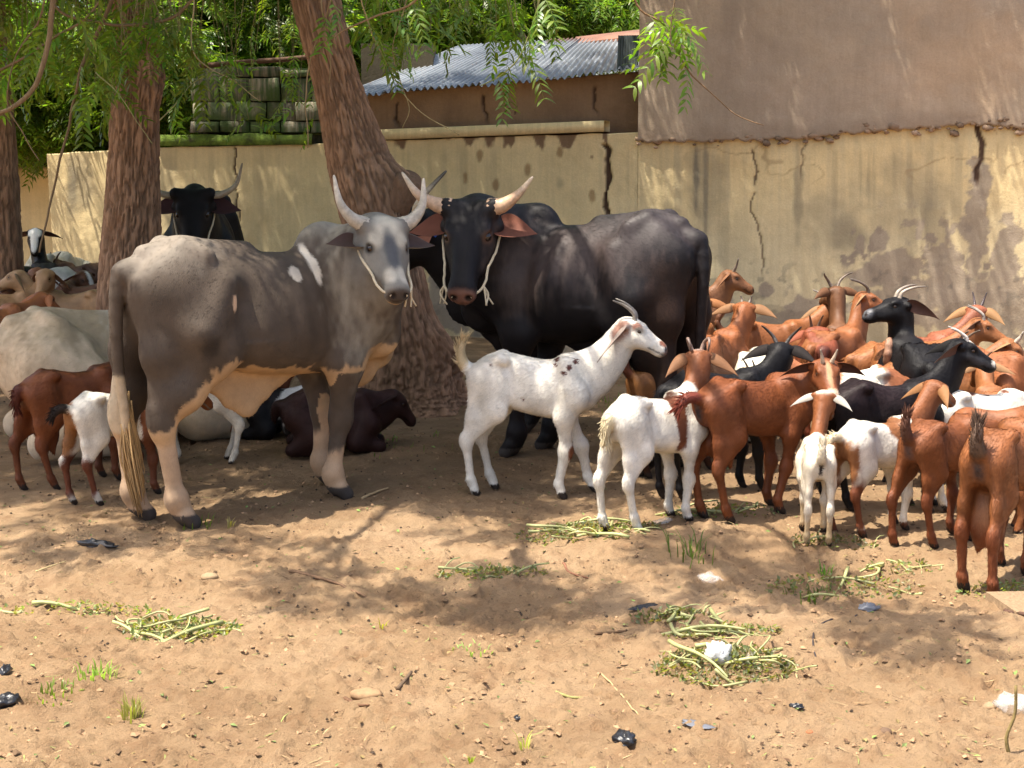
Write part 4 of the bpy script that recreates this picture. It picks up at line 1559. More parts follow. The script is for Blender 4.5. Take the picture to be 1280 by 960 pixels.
def block_wall():
    bw = empty("block_wall", AT(312, 175, 14.2), "crumbling wall of mossy green-stained concrete blocks above the yellow wall", "wall")
    m, nt, bs = new_mat("mossy concrete block")
    v = mapping(nt)
    st = tex_noise(nt, mapping(nt, (16, 16, 1.2)), 1.4, 4, .65)
    c = ramp(nt, st, [(.30, (.035, .05, .022)), (.46, (.10, .125, .07)), (.56, (.24, .20, .14)), (.7, (.36, .34, .26))])
    c = mix(nt, c, (.06, .10, .022), maprange(nt, tex_noise(nt, v, 3, 4, .6), .44, .58, 0, .85))
    cc, al = attr(nt)
    c = mix(nt, c, cc, 1.0, 'MULTIPLY')
    nt.links.new(c, bs.inputs["Base Color"])
    bs.inputs["Roughness"].default_value = .95
    bump(nt, bs, tex_noise(nt, v, 40, 4, .7), .8, .01)
    D = 14.1
    rows = [(166, 152), (151, 128), (127, 98), (97, 82)]
    for r, (y0, y1) in enumerate(rows):
        xs = [238, 275, 312, 350, 388, 426] if r % 2 == 0 else [240, 258, 296, 333, 370, 407, 426]
        if r == 3:
            xs = [276, 312, 350, 386, 424]
        for i in range(len(xs) - 1):
            a, b = AT(xs[i], y0, D), AT(xs[i + 1], y1, D)
            g = .007
            jy, top = random.uniform(-.03, .02), (random.uniform(-.05, .0) if r == 3 else 0)
            V, F = box((a.x + g, D + jy, a.z + g * .7), (b.x - g, D + .2 + jy, b.z + top))
            # bevelled, worn block
            nb = MB()
            bmv = []
            c0 = V.mean(0)
            W = []
            for p in V:
                W.append(p + np.array((random.uniform(-.008, .008), random.uniform(-.012, .012), random.uniform(-.008, .008))))
            inn = [w + (c0 - w) * np.array((.06, 0, .08)) for w in W]
            Vv = W + [np.array((x[0], x[1] - .012, x[2])) for x in inn[0:2]] + [np.array((x[0], x[1] - .012, x[2])) for x in inn[4:6]]
            Fv = [f for f in F if f != (0, 1, 5, 4)] + [(8, 9, 11, 10), (0, 1, 9, 8), (1, 5, 11, 9), (5, 4, 10, 11), (4, 0, 8, 10)]
            nb.put(Vv, Fv, np.array((1, 1, 1)) * random.uniform(.7, 1.25))
            o = add("block", nb.mesh("block", [m], False), bw)
            o.matrix_parent_inverse = Matrix.Translation(-bw.location)
    # rubble core and cap line behind
    V, F = box((AT(240, 160, D).x + .02, D + .18, -.2), (AT(425, 160, D).x - .02, D + .34, AT(300, 84, D).z))
    o = add("core", mesh_np("core", V, F, np.tile((.5, .5, .45), (8, 1)), False, [m]), bw)
    o.matrix_parent_inverse = Matrix.Translation(-bw.location)
    mb = MB()
    P = [AT(236, 84, D - .02), AT(300, 78, D - .02), AT(360, 74, D - .02), AT(430, 66, D - .02)]
    mb.put(*tube(catmull([tuple(p) for p in P], 14), .025, 7), col=(.10, .06, .04))
    o = add("pole_rail", mb.mesh("pole_rail", [M_MUD]), bw)
    o.matrix_parent_inverse = Matrix.Translation(-bw.location)


walls()
shed()
block_wall()
# ================================================================ trees
def bark_material():
    m, nt, bs = new_mat("bark")
    c, al = attr(nt)
    v = mapping(nt)
    n = tex_noise(nt, mapping(nt, (1, 1, .22)), 38, 5, .7)
    n2_ = tex_noise(nt, v, 3, 4, .6)
    k = maprange(nt, n, .25, .75, .7, 1.3)
    vm = N(nt, "ShaderNodeVectorMath", operation='SCALE')
    nt.links.new(c, vm.inputs[0])
    nt.links.new(k, vm.inputs["Scale"])
    c2 = mix(nt, vm.outputs[0], (.24, .11, .05), maprange(nt, n2_, .5, .7, 0, .4))
    nt.links.new(c2, bs.inputs["Base Color"])
    bs.inputs["Roughness"].default_value = .92
    bs.inputs["Specular IOR Level"].default_value = .2
    bump(nt, bs, n, .9, .02)
    return m


M_BARK = bark_material()


def leaf_material():
    m, nt, bs = new_mat("leaf")
    c, al = attr(nt)
    oi = N(nt, "ShaderNodeObjectInfo")
    hsv = N(nt, "ShaderNodeHueSaturation")
    nt.links.new(c, hsv.inputs["Color"])
    nt.links.new(maprange(nt, oi.outputs["Random"], 0, 1, .7, 1.35), hsv.inputs["Value"])
    nt.links.new(maprange(nt, oi.outputs["Random"], 0, 1, .485, .515), hsv.inputs["Hue"])
    nt.links.new(hsv.outputs[0], bs.inputs["Base Color"])
    bs.inputs["Roughness"].default_value = .38
    bs.inputs["Specular IOR Level"].default_value = .45
    tr = N(nt, "ShaderNodeBsdfTranslucent")
    g = mix(nt, hsv.outputs[0], (1.6, 1.9, .45), 1.0, 'MULTIPLY')
    nt.links.new(g, tr.inputs[0])
    mx = N(nt, "ShaderNodeMixShader")
    mx.inputs[0].default_value = .5
    nt.links.new(bs.outputs[0], mx.inputs[1])
    nt.links.new(tr.outputs[0], mx.inputs[2])
    nt.links.new(mx.outputs[0], nt.nodes["Material Output"].inputs[0])
    return m


M_LEAF = leaf_material()
LEAFC = np.array((.125, .20, .03))


def trunk(root, pts, rad, seed, burls=(), nt_=300, nr=150, fiss=.016, name="trunk"):
    P = catmull(pts, nt_)
    r = catmull(np.array(rad, float)[:, None], nt_)[:, 0]
    T = np.gradient(P, axis=0)
    L = np.concatenate([[0], np.cumsum(np.linalg.norm(np.diff(P, axis=0), axis=1))])
    T /= np.linalg.norm(T, axis=1)[:, None]
    th = np.linspace(0, 2 * math.pi, nr, endpoint=False)
    A = np.cross(T, np.array((0, 1.0, 0)))
    A /= np.linalg.norm(A, axis=1)[:, None]
    B = np.cross(T, A)
    ct, stn = np.cos(th), np.sin(th)
    Lg = np.repeat(L[:, None], nr, 1)
    Q = np.stack([np.broadcast_to(ct * 2.2, Lg.shape) + .05 * Lg, np.broadcast_to(stn * 2.2, Lg.shape), Lg * .9 + seed], -1)
    big = (fbm(Q, 3) - .5) * .16
    tw = .25 * (fbm(np.stack([ct * 1.5 + Lg * .6, stn * 1.5 + Lg * 0, Lg * 1.1], -1), 2) - .5)
    Qf = np.stack([np.cos(th[None] + tw) * r[:, None] * 50 + seed, np.sin(th[None] + tw) * r[:, None] * 50, Lg * 5.5], -1)
    f1 = fbm(Qf, 3)
    ridge = 1 - np.abs(f1 - .5) * 2 * 2.2
    fis = sstep(.35, .95, ridge)
    fine = fbm(np.stack([Qf[..., 0] * 2.5, Qf[..., 1] * 2.5, Lg * 30], -1), 2) - .5
    rr = r[:, None] * (1 + big) - fiss * fis + .014 * fine
    root_f = np.exp(-L / .25)[:, None]
    rr = rr * (1 + root_f * .28 * (np.sin(th * 5 + seed)[None] * .5 + .5))
    V = P[:, None] + rr[..., None] * (ct[None, :, None] * A[:, None] + stn[None, :, None] * B[:, None])
    V = V.reshape(-1, 3)
    for c, rad_b, amt in burls:
        c = np.asarray(c, float)
        d = np.linalg.norm(V - c, axis=1)
        k = np.exp(-(d / rad_b) ** 2)[:, None]
        nn = 1 + .5 * (fbm(V * 9, 3) - .5)[:, None]
        near = P[np.argmin(np.linalg.norm(P - c, axis=1))]
        dirn = (c - near) / (np.linalg.norm(c - near) + 1e-6)
        V = V + k * dirn * amt * nn
    j = np.arange(nr)
    F = []
    a = (np.arange(nt_ - 1)[:, None] * nr + j[None]).ravel()
    b = (np.arange(nt_ - 1)[:, None] * nr + ((j + 1) % nr)[None]).ravel()
    F = np.stack([a, b, b + nr, a + nr], 1)
    base = np.array((.335, .20, .122))
    C = base[None] * (.72 + .75 * fbm(Q.reshape(-1, 3) * 1.4, 3))[:, None]
    C = C * (1 - .45 * fis.reshape(-1, 1))
    o = add(name, mesh_np(name, V, F, C, True, [M_BARK]), root)
    o.matrix_parent_inverse = Matrix.Translation(-root.location)
    return o, P, r


def leaflet(L, W, curve, fold):
    """sickle-shaped leaflet along +x"""
    t = np.array((0, .22, .5, .78, 1.0))
    w = W * np.array((.12, .85, 1, .62, .03))
    y = curve * L * (t * t)
    z = -.18 * L * t * t
    V = []
    for i in range(5):
        V.append((t[i] * L, y[i] - w[i], z[i] + fold * w[i]))
        V.append((t[i] * L, y[i] + w[i], z[i] + fold * w[i]))
    F = [(2 * i, 2 * i + 2, 2 * i + 3, 2 * i + 1) for i in range(4)]
    return np.array(V), F


def leaflet_lo(L, W, curve, fold):
    V = np.array(((0, 0, 0), (.38 * L, -W + curve * L * .14, fold * W), (L, curve * L, -.18 * L), (.42 * L, W + curve * L * .16, fold * W)))
    return V, [(0, 1, 2, 3)]


def spray(rg, L=.30, n=7, LL=.075, LW=.011, lo=False, droop=.35):
    """pinnate leaf along +x drooping: V, F, C"""
    V, F, C, nv = [], [], [], 0
    t = np.linspace(0, 1, 6)
    rach = np.stack([t * L, .02 * np.sin(t * 3), -droop * L * t * t], -1)
    v, f = tube(rach, np.linspace(.0022, .001, 6), 3 if lo else 4, cap=False)
    V.append(v)
    F += f
    C.append(np.tile(LEAFC * (1.3, 1.0, .9), (len(v), 1)))
    nv = len(v)
    fn = leaflet_lo if lo else leaflet
    for i in range(n):
        u = .18 + .8 * i / (n - 1)
        p = np.array((u * L, .02 * math.sin(u * 3), -droop * L * u * u))
        for sd in (1, -1):
            s = LL * (.75 + .5 * math.sin(math.pi * (.2 + .6 * u))) * rg.uniform(.85, 1.1)
            v, f = fn(s, LW * rg.uniform(.85, 1.2), -sd * .18, rg.uniform(.1, .6))
            a = sd * R(rg.uniform(50, 72))
            dz = R(rg.uniform(-30, 5))
            c, sn = math.cos(a), math.sin(a)
            x, y, z = v[:, 0], v[:, 1], v[:, 2]
            x2, z2 = x * math.cos(dz) - z * math.sin(dz), x * math.sin(dz) + z * math.cos(dz)
            V.append(np.stack([x2 * c - y * sn, x2 * sn + y * c, z2], -1) + p)
            F += [tuple(k + nv for k in q) for q in f]
            nv += len(v)
            C.append(np.tile(LEAFC * rg.uniform(.7, 1.35) * (rg.uniform(.8, 1.35), 1, 1), (len(v), 1)))
    return np.concatenate(V), F, np.concatenate(C)


def rot_np(ax, ay, az):
    return np.array(Matrix.Rotation(az, 3, 'Z') @ Matrix.Rotation(ay, 3, 'Y') @ Matrix.Rotation(ax, 3, 'X'))


def cluster_mesh(seed, n=44, rad=.42, lo=True, LL=.08, LW=.013):
    rg = np.random.default_rng(seed)
    mb = MB()
    base = [spray(rg, rg.uniform(.24, .36), 7, LL, LW, lo, rg.uniform(.2, .6)) for _ in range(4)]
    Vs, Fs, Cs, nv = [], [], [], 0
    for i in range(n):
        v, f, c = base[i % 4]
        d = rg.normal(0, 1, 3)
        d /= np.linalg.norm(d)
        p = d * rad * rg.random() ** .45 * (1, 1, .7)
        M = rot_np(rg.uniform(-.5, .5), rg.uniform(-.3, .9), math.atan2(d[1], d[0]) + rg.uniform(-.8, .8))
        Vs.append(v @ M.T + p)
        Fs.append(np.array(f) + nv)
        Cs.append(c * rg.uniform(.8, 1.2))
        nv += len(v)
    return mesh_np("leaf_cluster", np.concatenate(Vs), np.concatenate(Fs), np.concatenate(Cs), True, [M_LEAF])


CLUSTERS = [cluster_mesh(100 + i) for i in range(6)]
CLUST_FAR = [cluster_mesh(200 + i, 84, .5, True, .080, .0115) for i in range(5)]
SPRAYS = []
for i in range(5):
    rg_ = np.random.default_rng(300 + i)
    v_, f_, c_ = spray(rg_, .30, 8, .075, .0105, False, rg_.uniform(.3, .7))
    SPRAYS.append(mesh_np("leaf_spray", v_, np.array(f_), c_, True, [M_LEAF]))
TW = np.array((.20, .14, .08))


def limb_mesh(paths):
    mb = MB()
    for P, r0, r1 in paths:
        P = catmull([tuple(p) for p in P], 12)
        P[1:-1] += (fbm(P[1:-1] * 3.1, 2)[:, None] - .5) * .08
        mb.put(*tube(P, np.linspace(r0, r1, 12), 7, cap=False), col=(.16, .11, .07))
    return mb.mesh("limb", [M_BARK])


def crown(root, top, clusters, meshes, rg, rl=.10, scale=(.8, 1.25), hubs=5):
    """limbs from the trunk top out to leaf clusters; all children of the tree"""
    pts = [Vector(c) for c in clusters]
    inv = Matrix.Translation(-root.location)
    # hubs by a few k-means steps
    hub = [p.copy() for p in rg.sample(pts, min(hubs, len(pts)))]
    for _ in range(5):
        gs = [[] for _ in hub]
        for p in pts:
            gs[min(range(len(hub)), key=lambda i: (hub[i] - p).length)].append(p)
        hub = [sum(g, Vector()) / len(g) if g else h for g, h in zip(gs, hub)]
    for h, g in zip(hub, gs):
        if not g:
            continue
        paths = [([top, top.lerp(h, .5) + Vector((0, 0, .35)), h], rl, rl * .35)]
        for p in g:
            paths.append(([h.lerp(top, .12), h.lerp(p, .6) + Vector((0, 0, .12)), p], rl * .28, .006))
        o = add("limb", limb_mesh(paths), root)
        o.matrix_parent_inverse = inv
    for p in pts:
        o = add("leaf_cluster", rg.choice(meshes), root, p, (rg.uniform(-.4, .4), rg.uniform(-.4, .4), rg.uniform(0, 6.28)), rg.uniform(*scale))
        o.matrix_parent_inverse = inv


def shade_at(px, py, h, r, n, rg, jit=.3):
    """cluster centres at height h whose sun shade falls round the ground seen at (px, py)"""
    g = G(px, py)
    c = g + Vector((TO_SUN.x, TO_SUN.y, TO_SUN.z)) * (h / TO_SUN.z)
    out = []
    for _ in range(n):
        a, q = rg.uniform(0, 6.28), r * math.sqrt(rg.random())
        out.append((c.x + q * math.cos(a), c.y + q * math.sin(a) , h + rg.uniform(-jit, jit)))
    return out


def trees():
    rg = random.Random(12)
    # --- leaning tree between the bulls
    b = G(512, 506)
    d = b.y
    t2 = empty("neem_tree", b, "big leaning tree with rough reddish bark and a cut stub, between the two bulls", "tree")
    pt = [AT(512, 512, d), AT(508, 470, d), AT(498, 400, d), AT(482, 320, d), (AT(459, 235, d)), AT(447, 195, d), AT(420, 100, d), AT(395, 0, d), AT(375, -120, d + .1), AT(360, -260, d + .3)]
    _, P, r = trunk(t2, [tuple(p) for p in pt], [.40, .30, .255, .24, .235, .215, .160, .165, .16, .14], 3.3,
                    burls=[(AT(572, 442, d - .12), .20, .17), (AT(505, 225, d - .1), .12, .10), (AT(455, 80, d - .2), .10, .05), (AT(448, 440, d - .1), .2, .06)])
    mb = MB()
    a, e = AT(492, 252, d - .05), AT(512, 222, d - .16)
    mb.put(*tube(catmull([tuple(a), tuple(a.lerp(e, .5) + Vector((.02, 0, 0))), tuple(e)], 8), np.linspace(.15, .085, 8), 14), col=(.22, .13, .08))
    o = add("cut_stub", mb.mesh("cut_stub", [M_BARK]), t2)
    o.matrix_parent_inverse = Matrix.Translation(-t2.location)
    top2 = pt[-1]
    # --- straight tree on the left
    b1 = G(163, 478)
    d1 = b1.y
    t1 = empty("neem_tree", b1, "straight tree trunk left of centre with vertically ridged brown bark", "tree")
    pt1 = [AT(163, 484, d1), AT(163, 430, d1), AT(164, 340, d1), AT(167, 250, d1), AT(169, 150, d1), AT(172, 70, d1), AT(168, 0, d1), AT(160, -130, d1), AT(150, -280, d1)]
    trunk(t1, [tuple(p) for p in pt1], [.34, .27, .235, .205, .178, .17, .155, .14, .12], 8.1, burls=[(AT(212, 100, d1 - .1), .14, .10)], fiss=.02)
    # --- far left tree
    b0 = G(0, 452)
    t0 = empty("neem_tree", b0, "dark tree trunk cut off by the left picture edge", "tree")
    d0 = b0.y
    pt0 = [AT(0, 458, d0), AT(-1, 380, d0), AT(-3, 300, d0), AT(-8, 200, d0), AT(-14, 100, d0), AT(-20, 0, d0), AT(-30, -200, d0)]
    trunk(t0, [tuple(p) for p in pt0], [.30, .22, .20, .185, .175, .165, .15], 5.5, nt_=160, nr=90)
    # overhead canopy: clusters placed so that their shade lies where the ground is shaded
    c2, c1, c0 = [], [], []
    for px, py, h, rr, n in ((560, 560, 4.6, .7, 14), (640, 520, 5.0, .7, 12), (470, 575, 4.4, .4, 6), (600, 600, 4.3, .4, 5), (700, 470, 5.2, .9, 14), (480, 520, 4.8, .7, 10), (540, 470, 5.4, .9, 12), (620, 440, 5.6, .9, 12), (760, 480, 5.0, .6, 7), (820, 445, 5.3, .7, 8),
                             (540, 600, 4.2, .3, 3), (770, 430, 5.9, .9, 12), (690, 600, 4.4, .35, 2),
                             (900, 410, 6.0, .6, 3)):
        c2 += shade_at(px, py, h, rr, n, rg)
    for px, py, h, rr, n in ((330, 545, 4.6, .6, 11), (250, 510, 4.8, .8, 14), (380, 590, 4.3, .35, 4), (130, 590, 4.4, .5, 6), (160, 520, 4.9, .8, 14), (80, 560, 4.6, .7, 12), (260, 460, 5.2, .9, 14), (380, 470, 5.4, .9, 14), (120, 460, 5.2, .9, 12), (380, 425, 6.0, 1.0, 12), (250, 420, 6.0, 1.0, 12)):
        c1 += shade_at(px, py, h, rr, n, rg)
    small = []
    for px, py, h, rr, n in ((560, 745, 3.7, .15, 2), (640, 735, 3.7, .2, 3), (720, 750, 3.7, .2, 3), (800, 760, 3.7, .15, 2), (840, 700, 3.8, .15, 2), (940, 735, 3.8, .15, 2), (1040, 725, 3.8, .15, 2), (1180, 790, 3.7, .2, 3),
                             (420, 730, 3.7, .12, 2), (250, 665, 3.9, .15, 2), (60, 675, 3.8, .2, 3), (420, 600, 4.0, .2, 3), (540, 620, 4.0, .25, 4), (330, 690, 3.8, .1, 1), (150, 700, 3.8, .12, 1), (640, 660, 3.9, .15, 2)):
        small += shade_at(px, py, h, rr, n, rg, .15)
    for px, py, h, rr, n in ((20, 560, 4.8, .8, 10), (40, 480, 5.2, .9, 14), (-40, 440, 5.4, 1.0, 14), (60, 430, 6.0, 1.0, 14)):
        c0 += shade_at(px, py, h, rr, n, rg)
    S_ = Vector(TO_SUN)
    for px in range(830, 1300, 62):  # unseen leaf clusters added to shade the upper house wall
        for py in (-40, 12, 62):
            q = AT(px + rg.uniform(-20, 20), py + rg.uniform(-12, 12), 12.7) + S_ * rg.uniform(1.9, 2.6)
            c2.append((q.x, q.y, q.z))
    for px in range(60, 770, 62):  # more out-of-view clusters, added to shade the yellow wall
        for py in (205, 255, 310, 365):
            if rg.random() < .5:
                q = AT(px + rg.uniform(-25, 25), py + rg.uniform(-15, 15), 13.6) + S_ * rg.uniform(3.2, 4.6)
                (c1 if px < 330 else c2).append((q.x, q.y, q.z))
    for _ in range(9):  # extra clusters added to shade the wall's far left end
        q = AT(rg.uniform(20, 140), rg.uniform(200, 330), 13.8) + S_ * rg.uniform(3.0, 4.4)
        c1.append((q.x, q.y, q.z))
    for _ in range(26):  # unseen crown clusters added to shade the foliage at top left
        c0.append((rg.uniform(-4.4, -2.2), rg.uniform(9.5, 12.2), rg.uniform(3.3, 4.6)))
    crown(t2, top2, c2, CLUSTERS, rg, .12, (.8, 1.2), 9)
    crown(t2, top2, small, CLUSTERS, rg, .05, (.38, .6), 6)
    crown(t1, pt1[-1], c1, CLUSTERS, rg, .10, (.8, 1.2), 7)
    crown(t0, pt0[-1], c0, CLUSTERS, rg, .09, (.8, 1.2), 4)

    # twigs that hang into view
    def twig(root, depth, path, r0, r1, leaves=(), col=TW, dr=None, name="hanging_twig"):
        P = catmull([tuple(AT(x, y, depth + (dr or 0) * i)) for i, (x, y) in enumerate(path)], 40)
        P += (fbm(P * 6, 2)[:, None] - .5) * .02
        V, F = tube(P, np.linspace(r0, r1, 40), 7)
        o = add(name, mesh_np(name, V, F, np.tile(np.array(col), (len(V), 1)), True, [M_BARK]), root)
        o.matrix_parent_inverse = Matrix.Translation(-root.location)
        for t in leaves:
            p = P[min(int(t * 39), 39)]
            add_spray(root, Vector(p), o)
        return o

    def add_spray(root, p, par=None, yaw=None, pitch=None, s=None):
        o = add("leaf_spray", rg.choice(SPRAYS), par or root, p, (rg.uniform(-.6, .6), rg.uniform(-.1, 1.0) if pitch is None else pitch, rg.uniform(0, 6.28) if yaw is None else yaw), s or rg.uniform(.65, 1.05))
        if par is None:
            o.matrix_parent_inverse = Matrix.Translation(-root.location)
    up = lambda x: (x, -70)
    twig(t0, 7.0, [(80, -90), (68, -20), (65, 20), (60, 65), (45, 105), (22, 130), (-10, 143), (-60, 140)], .015, .010, (.1, .2, .3))
    twig(t1, 8.6, [(300, -70), (238, 2), (215, 22), (175, 31), (130, 30), (80, 16), (40, -30)], .011, .008, [.15, .3, .42, .5, .55, .62, .7, .8, .9, .35])
    twig(t1, 9.0, [(160, -60), (140, 0), (122, 40), (104, 80), (98, 110), (90, 140), (78, 190), (64, 250), (50, 315)], .014, .006, [.2, .25, .3, .34, .38, .42, .46, .5])
    twig(t0, 8.0, [(-10, 92), (30, 72), (70, 45), (110, 20), (150, -40)], .008, .006, [.2, .3, .4, .5, .6, .7, .8])
    twig(t0, 7.6, [(60, -60), (50, 20), (20, 70), (10, 130), (30, 170), (50, 200)], .005, .003, [.3, .5, .6])
    twig(t2, 8.3, [(430, -60), (408, 20), (388, 75), (383, 120), (385, 185)], .006, .003, [.2], (.30, .22, .12))
    twig(t2, 8.3, [(400, -60), (402, 10), (411, 45), (413, 70), (410, 105)], .006, .003, [.3], (.30, .22, .12))
    twig(t2, 8.2, [(560, -70), (520, 0), (470, 20), (430, 38), (411, 52)], .008, .004, [.2, .3, .45, .6], (.30, .20, .11))
    twig(t2, 8.2, [(440, -50), (455, 10), (470, 50), (490, 90), (520, 135), (575, 168)], .005, .0025, [.3, .5], (.34, .27, .13))
    twig(t2, 8.4, [(520, -50), (505, 10), (490, 60), (500, 100), (512, 135), (503, 160)], .004, .002, [.2, .3, .45], (.34, .27, .13))
    twig(t2, 8.5, [(690, -60), (670, 20), (650, 70), (625, 95), (600, 108)], .005, .003, [.3, .5, .65, .8], (.30, .32, .10))
    twig(t2, 8.0, [(780, -90), (795, 0), (830, 30), (852, 75), (880, 110), (915, 140), (955, 156)], .007, .0025, [.25, .28, .32, .36, .4, .44, .5, .3], (.24, .15, .08))
    twig(t2, 7.8, [(850, -90), (845, -10), (840, 25), (838, 55)], .005, .003, [.5, .6, .7, .75, .8, .85, .9, 1])
    twig(t1, 8.5, [(255, -60), (242, 10), (240, 60), (262, 85), (290, 100), (325, 125)], .005, .0025, [.45, .55, .6, .7], (.36, .30, .16))
    twig(t1, 8.5, [(120, 90), (150, 120), (170, 150), (190, 180)], .004, .002, [.1, .3], (.36, .36, .16))
    twig(t1, 8.6, [(200, 150), (220, 130), (240, 105), (268, 88)], .004, .002, [.4, .6, .8], (.34, .34, .16))
    # free sprays near those twigs: leafy curtain top left and top centre
    def curtain(tree, spots):
        """drooping leaf sprays, each on its own thin stem coming down from the crown"""
        mb = MB()
        for p, sc in spots:
            add_spray(tree, p, s=sc)
            t = p + Vector((rg.uniform(-.25, .25), rg.uniform(-.2, .2), rg.uniform(.7, 1.3)))
            m = p.lerp(t, .5) + Vector((rg.uniform(-.08, .08), 0, .08))
            mb.put(*tube(catmull([tuple(p), tuple(m), tuple(t)], 7), np.linspace(.0022, .004, 7), 4, cap=False), col=(.22, .20, .09))
        o = add("hanging_stems", mb.mesh("hanging_stems", [M_BARK]), tree)
        o.matrix_parent_inverse = Matrix.Translation(-tree.location)
        o["kind"] = "stuff"
    sp0, sp1 = [], []
    for i in range(110):
        x, y = rg.uniform(-30, 150), rg.uniform(-20, 120)
        (sp0 if i % 2 else sp1).append((AT(x, y, rg.uniform(9.5, 12)), rg.uniform(.8, 1.2)))
    for i in range(40):
        sp1.append((AT(rg.uniform(150, 230), rg.uniform(-20, 70), rg.uniform(8.2, 9.6)), rg.uniform(.7, 1.0)))
    for i in range(26):
        sp1.append((AT(rg.uniform(225, 400), rg.uniform(20, 150), rg.uniform(11.5, 13.6)), rg.uniform(.8, 1.1)))
    curtain(t0, sp0)
    curtain(t1, sp1)
    curtain(t2, [(AT(rg.uniform(440, 700), rg.uniform(-25, 45), rg.uniform(8.2, 10.5)), rg.uniform(.7, 1.0)) for i in range(60)])

    # --- trees behind the wall
    gp = "leafy trees behind the wall"
    spec = [("broad bright green leafy tree beyond the wall at the far left", -40, 16.2, [(-60, 200, 40, 160)], 3.0), ("dense green tree beyond the wall between the two trunks", 300, 17.0, [(180, 400, -20, 130)], 2.4),
            ("dense green tree beyond the tin roof, right of the leaning trunk", 520, 18.0, [(410, 620, -25, 70)], 2.2), ("light green tree behind the clay granary, beside the tall mud house", 730, 19.0, [(600, 830, -30, 45)], 2.0)]
    for i, (lab, px, dd, regs, _) in enumerate(spec):
        g = G(px, 300)
        p = AT(px, 150, dd)
        root = empty("leafy_tree", Vector((p.x, dd, 0)), lab, "tree", gp)
        trunk(root, [(p.x, dd + .4, -.1), (p.x + .05, dd + .4, 1.0), (p.x, dd + .5, 2.0), (p.x + .1, dd + .6, 3.2)], [.2, .15, .13, .10], 2.2 * i, nt_=60, nr=40)
        cl = []
        for x0, x1, y0, y1 in regs:
            nn = int((x1 - x0) * (y1 - y0) / 160) + 14
            for k in range(nn):
                dep = dd + rg.uniform(-1.2, 1.8)
                q = AT(rg.uniform(x0, x1), rg.uniform(y0, y1), dep)
                cl.append((q.x, q.y, max(q.z, .9)))
            for k in range(34):        # and upwards out of the frame
                q = AT(rg.uniform(x0 - 30, x1 + 30), y0, dd)
                cl.append((q.x + rg.uniform(-.3, .3), dd + rg.uniform(-1.2, 2.2), q.z + rg.uniform(0, 2.2)))
        crown(root, Vector((p.x + .1, dd + .6, 3.2)), cl, CLUST_FAR, rg, .07, (.75, 1.2), 6)
    # shrub low down behind the left corner
    p = AT(90, 200, 15.6)
    root = empty("bush", Vector((p.x, 15.8, 0)), "dark green bush spilling over the wall top left of the straight trunk", "bush")
    cl = []
    for k in range(70):
        q = AT(rg.uniform(20, 240), rg.uniform(60, 165), rg.uniform(15.0, 16.6))
        cl.append((q.x, q.y, max(q.z, 2.0)))
    crown(root, Vector((p.x, 15.8, .2)), cl, CLUST_FAR, rg, .05, (.7, 1.1), 5)


trees()
# ================================================================ cattle
GREY = (.078, .057, .041)
LGREY = (.24, .205, .16)
TANB = (.46, .295, .155)
PINKT = (.45, .305, .19)


